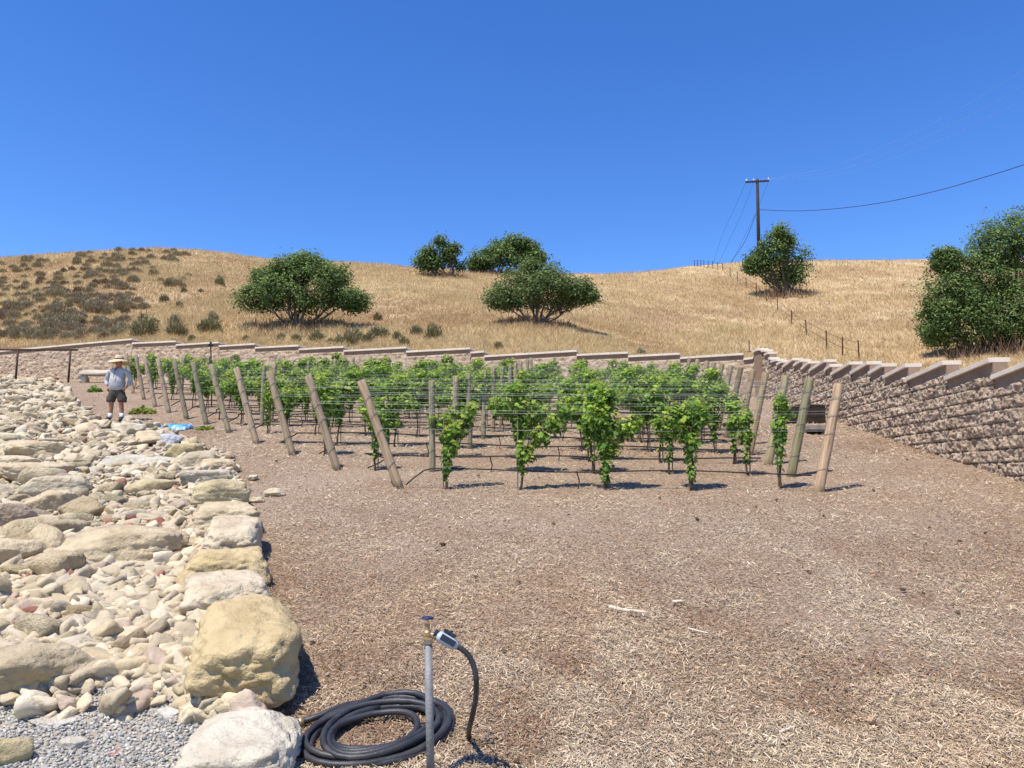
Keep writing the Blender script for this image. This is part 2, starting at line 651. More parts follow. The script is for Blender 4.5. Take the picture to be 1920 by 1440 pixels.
# corner return, a plain dark upright where the walls meet
m = MB()
cz = P(1427, 659, CORN.y).z
m.box((CORN.x - .06, CORN.y - .28, (cz + SLOPE * CORN.y) / 2 - .12), (0.36, 0.5, cz - SLOPE * CORN.y + .2 - .1))
pl_ = empty('wall_pillar', (CORN.x, CORN.y, SLOPE * CORN.y), 'plain dark brown pillar in the corner where both block walls meet', 'pillar')
o = m.build('shaft', M['wallside'], None, bevel=.01)
o.parent = pl_
o.matrix_parent_inverse = Matrix.Translation(-pl_.location)
m = MB()
m.box((CORN.x - .06, CORN.y - .28, cz - .02), (0.46, 0.6, .09))
o = m.build('coping', M['cap'], None, bevel=.01)
o.parent = pl_
o.matrix_parent_inverse = Matrix.Translation(-pl_.location)

# ------------------------------------------------------------------ ground sheet (the plot) and hillside
gx = np.linspace(-60, 40, 260)
gy = np.concatenate([np.linspace(-12, 2, 15), np.linspace(2.2, 14, 180), np.linspace(14.3, 50, 130)])
GX, GY = np.meshgrid(gx, gy, indexing='ij')
# clip to the plot: stop at the walls (a little beyond), later columns hidden
GZ = SLOPE * GY + 0.02 * fbm(np.stack([GX.ravel() * .8, GY.ravel() * .8, np.zeros(GX.size)], 1), 3, 4).reshape(GX.shape)
idx = np.arange(GX.size).reshape(GX.shape)
q = np.stack([idx[:-1, :-1], idx[1:, :-1], idx[1:, 1:], idx[:-1, 1:]], -1)
mx_ = (GX[:-1, :-1] + GX[1:, 1:]) / 2
my_ = (GY[:-1, :-1] + GY[1:, 1:]) / 2
bn = Vector((-bdir.y, bdir.x, 0))
if bn.y > 0:
    bn = -bn
inB = (mx_ - CORN.x) * bn.x + (my_ - CORN.y) * bn.y > -0.5
rn = Vector((-rdir.y, rdir.x, 0))
if rn.x > 0:
    rn = -rn
inR = (mx_ - RW2.x) * rn.x + (my_ - RW2.y) * rn.y > -0.5
keep = inB & inR
me = mesh_np('ground', np.stack([GX.ravel(), GY.ravel(), GZ.ravel()], 1), q[keep], 4, True)
tag(link('ground', me, M['mulch']), kind='structure')

SKY = [(-900, 540), (-300, 505), (0, 482), (60, 480), (150, 471), (300, 464), (380, 469), (500, 486), (640, 492), (770, 502), (880, 509),
       (1000, 513), (1120, 515), (1200, 512), (1300, 500), (1400, 492), (1530, 489), (1740, 487), (1920, 487), (2300, 480), (3200, 470)]
sk = np.array([te(a, b) for a, b in SKY])
wt = []                                      # (t, Ywall, ztop)
for seg, A, d in ((segB, CORN, bdir), (segR, Vector((RW2.x, RW2.y, 0)), rdir)):
    for (s0, z0, s1, z1) in seg:
        for s, z in ((s0 + (s1 - s0) * .02, z0 + (z1 - z0) * .02), (s1 - (s1 - s0) * .02, z1 - (z1 - z0) * .02)):
            x, y = A.x + d.x * s, A.y + d.y * s
            wt.append((x / y, y, min(z0, z1)))
wt = np.array(sorted(wt))


def hillz(x, y):
    x = np.asarray(x, float)
    y = np.asarray(y, float)
    t = x / y
    es = np.interp(t, sk[:, 0], sk[:, 1])
    yw = np.interp(t, wt[:, 0], wt[:, 1]) + 0.5
    zw = np.interp(t, wt[:, 0], wt[:, 2]) - 0.12
    yr = np.interp(t, [-.9, -.5, -.25, 0, .3, 1.2], [72, 78, 88, 96, 96, 92])
    p = np.interp(t, [-.6, .02, .33, .7], [1.0, 1.02, 1.5, 1.5])
    u = np.clip((y - yw) / (yr - yw), -0.2, 3)
    z1 = H + yr * es
    uu = np.clip(u, 0, 1)
    z = zw + (z1 - zw) * uu ** p
    over = np.clip(y - yr, 0, None)
    z = z - over * over * 0.012 - over * .03
    nn = fbm(np.stack([x.ravel() * .07, y.ravel() * .07, np.zeros(x.size)], 1), 4, 21).reshape(x.shape)
    n2 = fbm(np.stack([x.ravel() * .8, y.ravel() * .8, np.zeros(x.size)], 1), 3, 31).reshape(x.shape)
    fade = np.clip(uu * 5, 0, 1) * np.clip(1.25 - uu, .25, 1)
    z = z + nn * 0.9 * fade + n2 * .07 * np.clip(uu * 8, 0, 1)
    return z


tt = np.concatenate([np.linspace(-1.25, -.75, 40, endpoint=False), np.linspace(-.75, .75, 420), np.linspace(.76, 1.15, 40)])
uu = np.concatenate([np.linspace(0, 1, 230) ** 1.15, 1 + np.linspace(0.02, .6, 25)])
TT, UU = np.meshgrid(tt, uu, indexing='ij')
yw = np.interp(TT, wt[:, 0], wt[:, 1]) + 0.5
yr = np.interp(TT, [-.9, -.5, -.25, 0, .3, 1.2], [72, 78, 88, 96, 96, 92])
YY = yw + (yr - yw) * UU
XX = TT * YY
ZZ = hillz(XX, YY)
# small skirt in front so the soil meets the back of the wall
idx = np.arange(XX.size).reshape(XX.shape)
q = np.stack([idx[:-1, :-1], idx[1:, :-1], idx[1:, 1:], idx[:-1, 1:]], -1).reshape(-1, 4)
me = mesh_np('hillside', np.stack([XX.ravel(), YY.ravel(), ZZ.ravel()], 1), q, 4, True)
tag(link('hillside', me, M['hill']), kind='structure')


def hill_at(px, py):
    """pixel -> point on the hillside (march along the ray)"""
    t, e = te(px, py)
    Ys = np.linspace(np.interp(t, wt[:, 0], wt[:, 1]) + .6, 97, 900)
    zs = hillz(t * Ys, Ys)
    ray = H + e * Ys
    ok = np.where(zs >= ray)[0]
    Y = Ys[ok[0]] if len(ok) else np.interp(t, [-.9, -.5, -.25, 0, .3, 1.2], [72, 78, 88, 96, 96, 92]) - 1
    return Vector((t * Y, Y, float(hillz(np.array([t * Y]), np.array([Y]))[0])))


# ------------------------------------------------------------------ dry grass over the hill (stuff)
def blades(n, seed):
    r = np.random.default_rng(seed)
    t = r.uniform(-.82, .86, n)
    u = r.uniform(0, 1.04, n) ** 1.35
    yw = np.interp(t, wt[:, 0], wt[:, 1]) + 0.7
    yr = np.interp(t, [-.9, -.5, -.25, 0, .3, 1.2], [72, 78, 88, 96, 96, 92])
    y = yw + (yr - yw) * u
    x = t * y
    z = hillz(x, y)
    pn = fbm(np.stack([x * .25, y * .25, np.zeros(n)], 1), 4, 5)
    pl = fbm(np.stack([x * .05, y * .09, np.zeros(n)], 1), 3, 9)
    pf = fbm(np.stack([x * 1.3, y * 1.3, np.zeros(n)], 1), 2, 12)
    hgt = (.10 + .14 * r.random(n)) * (1 + .9 * np.clip(pn, -.5, .8)) * np.interp(y, [12, 40, 90], [.6, 1, 1.3])
    wd = np.interp(y, [12, 40, 90], [.010, .026, .045]) * (.6 + .8 * r.random(n))
    a = r.uniform(0, math.pi, n)
    lx, ly = r.normal(0, .6, n) * hgt, r.normal(0, .5, n) * hgt
    dx, dy = np.cos(a) * wd / 2, np.sin(a) * wd / 2
    V = np.stack([np.stack([x - dx, y - dy, z - .03], 1), np.stack([x + dx, y + dy, z - .03], 1),
                  np.stack([x + lx + dx * .3, y + ly + dy * .3, z + hgt], 1), np.stack([x + lx - dx * .3, y + ly - dy * .3, z + hgt], 1)], 1)
    g = np.array([.60, .45, .225])
    b = np.array([.50, .335, .165])
    c = np.array([.73, .60, .36])
    f1 = np.clip(.55 + pn * 1.3 + pl * 2.0, 0, 1)[:, None]
    colr = b * (1 - f1) + g * f1
    f2 = np.clip((r.random(n) + pf * .5 - .55) * 1.6, 0, 1)[:, None]
    colr = colr * (1 - f2) + c * f2
    # redder dry patches on the right-hand slope
    rr = np.clip((t - .3) * 2.2, 0, 1) * np.clip(.5 + pl * 2.5, 0, 1)
    colr = colr * (1 - rr[:, None] * .45) + np.array([.42, .235, .12]) * rr[:, None] * .45
    colr *= (.88 + .22 * r.random(n))[:, None]
    return V.reshape(-1, 3), np.repeat(colr, 4, 0)


V, C = blades(520000, 2)
me = mesh_np('dry_grass', V, np.arange(len(V)).reshape(-1, 4), 4)
vcol(me, C)
tag(link('dry_grass', me, M['grass']), 'golden dry grass covering the hillside beyond the block walls', 'grass', kind='stuff')

# ------------------------------------------------------------------ the rock bed outline (in plan)
EDGE_PX = [(520, 1700), (490, 1440), (500, 1330), (470, 1150), (468, 1040), (462, 960), (445, 890), (432, 860), (372, 838), (322, 812), (262, 796),
           (205, 799), (165, 772), (135, 745), (122, 726), (104, 711)]
LEFT_PX = [(-900, 711), (-1600, 900), (-2600, 1700)]
bed = [G(a, b) for a, b in EDGE_PX] + [G(a, b) for a, b in LEFT_PX]
BEDP = np.array([(p.x, p.y) for p in bed])


def inside(x, y, poly=BEDP):
    x = np.asarray(x)
    y = np.asarray(y)
    r = np.zeros(x.shape, bool)
    n = len(poly)
    for i in range(n):
        x0, y0 = poly[i]
        x1, y1 = poly[(i + 1) % n]
        c = ((y0 > y) != (y1 > y)) & (x < (x1 - x0) * (y - y0) / (y1 - y0 + 1e-12) + x0)
        r ^= c
    return r


def edge_dist(x, y):
    """distance to the right-hand edge of the bed"""
    best = np.full(np.shape(x), 1e9)
    E = BEDP[:len(EDGE_PX)]
    for i in range(len(E) - 1):
        a, b = E[i], E[i + 1]
        d = b - a
        tq = np.clip(((x - a[0]) * d[0] + (y - a[1]) * d[1]) / (d @ d), 0, 1)
        best = np.minimum(best, np.hypot(x - a[0] - d[0] * tq, y - a[1] - d[1] * tq))
    return best


# ------------------------------------------------------------------ wood chip mulch (stuff)
HEAP = G(905, 1388)


def chips(n, seed, ylo, yhi, grow):
    r = np.random.default_rng(seed)
    px = r.uniform(60, 2150, n)
    py = ylo + (yhi - ylo) * r.random(n) ** .85
    x, y = Garr(px, py)
    ins = inside(x, y) & (edge_dist(x, y) > .12)
    okR = (x - RW2.x) * rn.x + (y - RW2.y) * rn.y > 0.02
    okB = (x - CORN.x) * bn.x + (y - CORN.y) * bn.y > 0.02
    k = ~ins & okR & okB
    x, y = x[k], y[k]
    n = len(x)
    p1 = fbm(np.stack([x * .55, y * .45, np.zeros(n)], 1), 4, 41)
    p2 = fbm(np.stack([x * 2.6, y * 2.2, np.ones(n)], 1), 3, 51)
    p3 = fbm(np.stack([x * .35, y * .3, np.ones(n) * 5], 1), 3, 61)
    L = (.012 + .032 * r.random(n) ** 2.6) * np.interp(y, [3, 8, 20], [1, 1.2, 2.2]) * grow
    W = (.002 + L * r.uniform(.08, .24, n)) * np.interp(y, [3, 20], [1, 1.3])
    big = r.random(n) < .006
    L = np.where(big, L * 1.9, L)
    a = r.uniform(0, 2 * math.pi, n)
    pit = r.normal(0, .28, n)
    rol = r.normal(0, .5, n)
    ca, sa = np.cos(a), np.sin(a)
    ax = np.stack([ca * np.cos(pit), sa * np.cos(pit), np.sin(pit) + SLOPE * sa], 1)
    bx = np.stack([-sa * np.cos(rol), ca * np.cos(rol), np.sin(rol) + SLOPE * ca], 1)
    z = SLOPE * y + .004 + .022 * r.random(n) + .05 * np.clip(p2, -.2, 1) + .055 * np.exp(-((x - HEAP.x) ** 2 + (y - HEAP.y) ** 2) / .004) + np.abs(np.sin(pit)) * L * .4
    c = np.stack([x, y, z], 1)
    hl, hw = (ax * (L / 2)[:, None]), (bx * (W / 2)[:, None])
    rid = np.zeros((n, 3))
    rid[:, 2] = W * .35
    V = np.stack([c - hl - hw * .5, c - hl * .9 + rid * .4, c - hl + hw * .5, c + hl + hw * .6, c + hl * 1.08 + rid * .4, c + hl - hw * .6], 1)
    br = np.array([.23, .125, .066])
    tan = np.array([.52, .37, .225])
    gry = np.array([.55, .455, .33])
    pal = np.array([.70, .575, .41])
    f = np.clip(.52 + p1 * 1.15 + p2 * 1.0 + r.normal(0, .28, n), 0, 1)[:, None]
    col = br * (1 - f) + tan * f
    g = np.clip(p3 * 1.3 + p2 * .6 + .34 + r.normal(0, .25, n), 0, 1)[:, None]
    col = col * (1 - g * .75) + gry * g * .75
    h = (r.random(n) < .03 + .12 * np.clip(p3 + .2, 0, 1))[:, None]
    col = np.where(h, pal * r.uniform(.7, 1.1, n)[:, None], col)
    col = col * r.uniform(.38, 1.38, n)[:, None]
    col = np.clip(col, 0, .85)
    return V.reshape(-1, 3), np.repeat(col, 6, 0), n


V1, C1, n1 = chips(380000, 5, 800, 1560, 1.0)
V2, C2, n2 = chips(110000, 6, 695, 860, 1.0)
V = np.vstack([V1, V2])
C = np.vstack([C1, C2])
n = n1 + n2
b0 = np.arange(n)[:, None] * 6
Fq = np.concatenate([b0 + np.array([[0, 1, 4, 5]]), b0 + np.array([[1, 2, 3, 4]])], 0)
me = mesh_np('wood_chips', V, Fq, 4)
vcol(me, C)
tag(link('wood_chips', me, M['chip']), 'shredded wood chip mulch spread over the plot', 'mulch', kind='stuff')


# ------------------------------------------------------------------ rocks
def ico(sub):
    bm = bmesh.new()
    bmesh.ops.create_icosphere(bm, subdivisions=sub, radius=1)
    V = np.array([v.co[:] for v in bm.verts])
    Fc = np.array([[v.index for v in f.verts] for f in bm.faces])
    bm.free()
    return V, Fc


ICO = {k: ico(k) for k in (1, 2, 3, 4, 5)}


def rock_shape(seed, sub, dims, nplanes=13, blend=9.0, rough=.07, flat=0.0, hmin=.62, box=0.0):
    """a chiselled, worn boulder of the given full dims, resting on z=0 (bottom slightly sunk)"""
    r = np.random.default_rng(seed)
    D, Fc = ICO[sub]
    D = D / np.linalg.norm(D, axis=1)[:, None]
    kf = np.arange(nplanes) + .5
    ph_ = np.arccos(1 - 2 * kf / nplanes)
    th_ = math.pi * (1 + 5 ** .5) * kf + r.uniform(0, 6.28)
    N = np.stack([np.cos(th_) * np.sin(ph_), np.sin(th_) * np.sin(ph_), np.cos(ph_)], 1) + r.normal(0, .28, (nplanes, 3))
    N /= np.linalg.norm(N, axis=1)[:, None]
    hgt = r.uniform(hmin, 1.0, nplanes)
    N = np.vstack([N, [[0, 0, 1], [0, 0, -1]]])
    hgt = np.append(hgt, [.72 - flat * .2, .8])
    if box:
        q_ = r.uniform(-.16, .16)
        bx_ = np.array([[math.cos(q_), math.sin(q_), .1], [-math.cos(q_), -math.sin(q_), .15], [-math.sin(q_), math.cos(q_), 0], [math.sin(q_), -math.cos(q_), .12]])
        bx_ += r.normal(0, .08, bx_.shape)
        bx_ /= np.linalg.norm(bx_, axis=1)[:, None]
        N = np.vstack([N, bx_])
        hgt = np.append(np.clip(hgt, .8 * box, None), [.66] * 4)
    dd = np.clip(D @ N.T, 0.02, None) / hgt[None, :]
    rad = 1.0 / (np.sum(dd ** blend, 1) ** (1 / blend))
    rad = np.clip(rad, .3, 1.7)
    rad = rad * (1 + rough * 1.4 * fbm(D * 1.7 + seed, 3, seed) + rough * 1.0 * fbm(D * 6.5 + seed, 4, seed + 3, .65) - rough * 1.2 * np.clip(1 - 7 * np.abs(fbm(D * 2.3 + seed * 2, 3, seed + 9)), 0, 1) * .5)
    ly = np.sin((D @ (r.normal(size=3) * np.array([.35, .35, 1.0]))) * 16 + 3 * fbm(D * 2, 2, seed))
    rad = rad + rough * .16 * ly
    V = D * rad[:, None]
    lo, hi = V.min(0), V.max(0)
    V = (V - (lo + hi) / 2) / (hi - lo) * np.array(dims)
    V[:, 2] += dims[2] / 2
    return V, Fc


def rock_obj(seed, sub, dims, **k):
    V, Fc = rock_shape(seed, sub, dims, **k)
    me = mesh_np('rock', V, Fc, 3, True)
    me.materials.append(M['rock'])
    return me


CREAM, YEL, WHITE, TANC, GREY, BRICK, BLUEW = (.57, .47, .32), (.57, .45, .255), (.61, .52, .38), (.47, .38, .24), (.45, .38, .275), (.40, .19, .14), (.50, .51, .56)

occupied = []          # (x, y, r) for the dart throwing


def big_rock(x0, x1, y0, y1, colr, label, seed, hr=.42, flat=0, sub=5, rz=None, base=1.0, sink=.1, rough=.07, planes=13, blend=9.0, z_up=0.0, box=0.0):
    """from its outline box in the photo (x0..x1, y0..y1) to a real rock on the ground"""
    cx = (x0 + x1) / 2
    g = G(cx, y1)
    for _ in range(4):
        wd = (x1 - x0) / F * (g.y * CP)
        hgt = wd * hr
        al = math.atan2(H - 0.0, g.y)            # angle of view onto the sloping ground
        span = (y1 - y0) / F * g.y
        dep = (span - hgt * math.cos(al)) / math.sin(al)
        dep = min(max(dep * 1.12, wd * .55), wd * 2.1)
        # front foot at y1
        f = G(cx, y1)
        g = Vector((te(cx, y1)[0] * (f.y + dep * .46), f.y + dep * .46, 0))
    x = te(cx, (y0 + y1) / 2)[0] * g.y
    me = rock_obj(seed, sub, (wd, dep, hgt * (1 + sink)), flat=flat, rough=rough, nplanes=planes, blend=blend, box=box)
    o = link('boulder', me)
    o.location = (x, g.y, SLOPE * g.y - hgt * sink + z_up)
    o.rotation_euler = (math.atan(SLOPE) * .8, 0, rz if rz is not None else -math.atan2(x, g.y))
    o.color = (*colr, 1)
    tag(o, label, 'rock', 'large boulders in the stone bed')
    occupied.append((x, g.y, max(wd, dep) * .40, wd, dep))
    LAND.append((x, g.y, label, colr))
    return o


LAND = []
BIG = [
    (334, 560, 1352, 1530, (.64, .58, .47), 'pale cream boulder at the bottom edge, beside the coiled hose', 101, .40, .5),
    (356, 556, 1126, 1362, YEL, 'largest yellow sandstone boulder on the edge of the stone bed', 102, .66, .9),
    (366, 500, 1076, 1168, WHITE, 'whitish square boulder just behind the largest yellow boulder', 103, .42, .6),
    (352, 500, 1030, 1112, YEL, 'ochre arched boulder behind the whitish square boulder', 104, .40, 0),
    (393, 488, 968, 1062, WHITE, 'white angular boulder with a grey hollow on the bed edge', 105, .62, 0),
    (360, 482, 946, 1004, CREAM, 'cream slab with a dark undercut jutting from the bed edge', 106, .38, .4),
    (368, 464, 900, 956, (.53,.45,.285), 'yellowish cracked block at the corner of the bed edge', 107, .5, .5),
    (352, 448, 880, 916, (.51,.455,.36), 'flat grey-cream slab above the cracked yellowish block', 108, .3, .8),
    (380, 442, 858, 888, CREAM, 'smooth rounded slab on the bed edge nearest the leaning posts', 109, .35, .4),
    (346, 404, 846, 882, (.49,.42,.31), 'overhanging cream block with a shaded face on the bed edge', 110, .5, .2),
    (318, 378, 831, 866, (.54,.45,.25), 'round pale yellow boulder beside the bluish white lump', 111, .5, 0),
    (304, 342, 812, 840, BLUEW, 'bluish white lumpy stone at the bed edge below the blue bag', 112, .6, 0),
    (262, 312, 806, 838, CREAM, 'broad cream boulder left of the bluish white stone', 113, .45, .4),
    (212, 272, 790, 820, (.56,.50,.385), 'pale boulder directly in front of the man\'s shoes', 114, .4, .4),
    (118, 346, 1003, 1078, CREAM, 'long low cream boulder lying across the middle of the bed', 115, .30, .3),
    (-40, 184, 1212, 1328, (.49,.41,.28), 'huge tan boulder beside the grey gravel', 116, .40, .2),
    (-30, 83, 1015, 1078, CREAM, 'cream boulder cut by the left edge below the brown pair', 117, .5, .2),
    (-40, 70, 968, 1010, (.40, .32, .25), 'brown shaded boulder at the left edge of the bed', 118, .55, 0),
    (42, 120, 962, 1004, CREAM, 'squat cream rock right of the brown shaded boulder', 119, .4, .4),
    (74, 164, 978, 1020, (.42,.345,.235), 'olive tan long rock with a rounded top mid left', 120, .45, .2),
    (48, 148, 922, 976, CREAM, 'tall rounded pair-like boulder left of the brick rubble', 121, .5, 0),
    (36, 166, 908, 945, (.54,.47,.345), 'broad pale rock behind the tall rounded boulder', 122, .35, .3),
    (-30, 64, 938, 980, CREAM, 'wide cream slab at the left edge with a smooth top', 123, .3, .6),
    (-20, 40, 905, 945, (.48,.415,.315), 'rounded cream rock touching the left edge, upper middle', 124, .5, 0),
    (-10, 136, 886, 912, CREAM, 'flat slab with a dark gap beneath, left of centre of the bed', 125, .25, .8),
    (-10, 92, 870, 890, WHITE, 'low white slab near the left edge of the bed', 126, .3, .6),
    (14, 126, 836, 866, CREAM, 'wide cream boulder in the upper left of the bed', 127, .32, .4),
    (-20, 56, 816, 838, WHITE, 'pale wedge slab near the left edge, further up the bed', 128, .3, .6),
    (190, 330, 858, 884, (.56,.52,.44), 'large flat pale slab sunk among small rubble', 129, .16, .9),
    (238, 322, 908, 936, (.53,.45,.28), 'long straw-coloured boulder among the small rubble', 130, .4, .3),
    (80, 124, 1026, 1076, (.55, .46, .33), 'egg-shaped tan stone against the long cream boulder', 131, .8, 0),
    (234, 314, 1062, 1098, (.52, .43, .31), 'tilted brown slab under the long cream boulder', 132, .35, .4),
    (312, 382, 1052, 1098, CREAM, 'cream slab with a bright flat top beside the ochre boulder', 133, .35, .8),
    (36, 90, 1128, 1168, CREAM, 'round cream stone in the lower left rubble', 134, .6, 0),
    (-30, 50, 1150, 1208, CREAM, 'large cream stone on the left edge above the huge tan boulder', 135, .5, 0),
    (84, 140, 1115, 1150, (.56, .48, .35), 'olive tan stone among the lower rubble', 136, .5, 0),
    (78, 134, 1118 + 26, 1168 + 10, (.48,.415,.315), 'grey cream wedge stone above the gravel', 137, .6, 0),
    (190, 262, 1152, 1182, (.60, .52, .40), 'long knobbly tan stone in the lower rubble', 138, .45, 0),
    (250, 308, 1156, 1192, CREAM, 'tall cream stone in the lower rubble near the yellow boulder', 139, .6, .2),
    (150, 212, 1206, 1248, (.55,.49,.38), 'pale cream wedge above the gravel patch', 140, .5, .3),
    (202, 250, 1222, 1262, (.60, .54, .43), 'grey tan squarish stone above the gravel patch', 141, .65, .2),
    (234, 300, 1220, 1266, CREAM, 'upright pointed cream stone above the gravel patch', 142, .7, .2),
    (278, 310, 1176, 1220, (.47, .38, .28), 'upright brown stone standing beside the large yellow boulder', 143, 1.1, 0),
    (306, 344, 1130, 1180, CREAM, 'tall grey-cream block against the large yellow boulder', 144, .9, .3),
    (330, 366, 1118, 1146, (.86, .85, .83), 'rough white lump touching the whitish square boulder', 145, .6, 0),
    (340, 374, 1168, 1190, (.85, .84, .82), 'small bright white stone beside the large yellow boulder', 146, .5, 0),
    (180, 228, 1132, 1158, (.86, .84, .80), 'bright white tile-like slab tilted in the rubble', 147, .3, 1.0),
    (62, 168, 1342, 1374, (.56, .52, .45), 'flat grey slab half sunk in the gravel', 148, .14, .9),
    (296, 334, 1322, 1356, (.62, .60, .55), 'smooth pale stone half buried in the gravel', 149, .4, 0),
    (112, 170, 1382, 1416, (.56, .52, .45), 'grey angular stone lying in the gravel', 150, .4, .4),
    (-30, 54, 1404, 1450, (.48, .40, .24), 'mossy brown rock in the bottom left corner', 151, .6, 0),
    (204, 246, 1404, 1424, (.56, .22, .16), 'broken red brick lying flat in the gravel', 152, .25, 1.0),
    (466, 496, 932, 944, WHITE, 'thin white stone chip on the mulch beside the bed', 153, .35, .6),
    (494, 536, 918, 932, WHITE, 'pale stone pair lying out on the mulch', 154, .35, .3),
    (466, 484, 888, 902, WHITE, 'small pointed pale stone on the mulch near the corner', 155, .5, 0),
    (392, 410, 839, 848, WHITE, 'small white stone on the mulch behind the bed edge', 156, .4, 0),
]
for b in BIG:
    if 103 <= b[6] <= 113:
        w_, h_ = b[1] - b[0], b[3] - b[2]
        b = (b[0] - .13 * w_, b[1] + .03 * w_, b[2] - .12 * h_, b[3] + .10 * h_) + b[4:]
    big = (b[1] - b[0]) > 90
    big_rock(*b[:4], b[4], b[5], b[6], hr=b[7], flat=b[8], sub=5 if big else 4, rough=.085 if big else .075,
             planes=11 if b[8] > .5 else 14, blend=22 if b[8] > .5 else 16, box=1.0 if b[6] <= 110 else 0.0)

# filler rocks: individuals, copies of a few shapes
protos = [rock_obj(300 + i, 4 if i < 6 else 3, (1, random.uniform(.65, .95), random.uniform(.42, .75)), nplanes=random.choice([7, 8, 9, 11]), hmin=.5,
                   blend=random.choice([14, 20, 28]), flat=random.choice([0, .3, .6]), rough=.06) for i in range(18)]
GRAVEL_POLY = np.array([(p.x, p.y) for p in [G(-700, 1355), G(60, 1322), G(200, 1290), G(350, 1305), G(385, 1370), G(360, 1400), G(350, 1700), G(-2000, 1700)]])


def throw(n_try, rmin, rmax, zone, want):
    out = []
    OC = np.array([(a[0], a[1], a[2]) for a in occupied])
    for _ in range(n_try):
        if len(out) >= want:
            break
        px = random.uniform(-60, 560)
        py = 712 + (1330 - 712) * random.random() ** zone
        g = G(px, py)
        if not inside(np.array([g.x]), np.array([g.y]))[0]:
            continue
        if inside(np.array([g.x]), np.array([g.y]), GRAVEL_POLY)[0]:
            continue
        ed = float(edge_dist(np.array([g.x]), np.array([g.y]))[0])
        # the channel in the middle holds smaller rubble, the banks larger stones
        mid = 1.0
        c0 = G(280, py).x
        wch = abs(G(200, py).x - G(360, py).x)
        if abs(g.x - c0) < wch * .6 and py > 790:
            mid = .62
        far = min(1.45, max(1.0, g.y / 9))
        r = random.uniform(rmin, rmax) * mid * far * (.8 if g.y > 18 else 1)
        if ed < .35 and py > 740:
            r *= 1.25
        if ed < r * .4:
            continue
        d = np.hypot(OC[:, 0] - g.x, OC[:, 1] - g.y) - OC[:, 2]
        if d.min() < r * .42:
            continue
        out.append((g.x, g.y, r, px, py))
        occupied.append((g.x, g.y, r * .8, 2 * r, 2 * r))
        OC = np.vstack([OC, [[g.x, g.y, r * .8]]])
    return out


occupied.append((G(205, 789).x, G(205, 789).y - .1, .5, 1, 1))
occupied.append((G(228, 789).x, G(228, 789).y - .1, .5, 1, 1))
fill = throw(9000, .20, .30, 1.9, 105) + throw(20000, .12, .19, .95, 135)
cnames = {CREAM: 'cream', WHITE: 'pale', TANC: 'tan', GREY: 'grey', BRICK: 'brick-red', YEL: 'ochre'}
shown = []
for (x, y, r, px, py) in fill:
    u = random.random()
    c0 = CREAM if u < .5 else WHITE if u < .68 else TANC if u < .85 else GREY if u < .93 else YEL if u < .955 else BRICK
    if c0 == BRICK and not (120 < px < 430 and py > 880):
        c0 = CREAM
    if 200 < px < 380 and 900 < py < 1130 and random.random() < .12:
        c0 = BRICK
    if c0 == BRICK and r > .15:
        c0 = TANC
    if c0 == YEL and r > .2:
        c0 = TANC
    shown.append([x, y, r, c0, px, py])
# order by band up the bed, then from the left, for labels one can follow
bands = [(712, 745), (745, 775), (775, 805), (805, 840), (840, 880), (880, 930), (930, 990), (990, 1060), (1060, 1140), (1140, 1220), (1220, 1400)]
bname = ['at the far top of the bed', 'high up the bed', 'level with the man\'s shoes',
         'just below the man', 'level with the sunk slab', 'level with the cracked block', 'level with the undercut slab',
         'level with the long boulder', 'level with the whitish boulder', 'level with the yellow boulder', 'beside the gravel patch']
for bi, (lo, hi) in enumerate(bands):
    rs = sorted([s for s in shown if lo <= s[5] < hi], key=lambda s: s[4])
    cnt = {}
    for s in rs:
        key = ('large' if s[2] > .2 else 'middling' if s[2] > .115 else 'small', cnames[s[3]])
        cnt[key] = cnt.get(key, 0) + 1
        x, y, r, c0 = s[:4]
        pr = random.choice(protos)
        o = link('rock', pr)
        sc = 2 * r
        o.scale = (sc * random.uniform(.9, 1.15), sc * random.uniform(.9, 1.15), sc * random.uniform(.7, 1.05) * (1 if y < 12 else .62))
        o.rotation_euler = (random.uniform(-.3, .3) + .12, random.uniform(-.3, .3), random.uniform(0, 6.28))
        o.location = (x, y, SLOPE * y - r * .28 + .03)
        j = random.uniform(.84, 1.12)
        o.color = (min(1, c0[0] * j * random.uniform(.97, 1.03)), min(1, c0[1] * j), min(1, c0[2] * j * random.uniform(.93, 1.05)), 1)
        tag(o, f'{ordw(cnt[key])} {key[0]} {key[1]} rock from the left, {bname[bi]}', 'rock', 'loose rocks of the stone bed')
NFILL = len(fill)

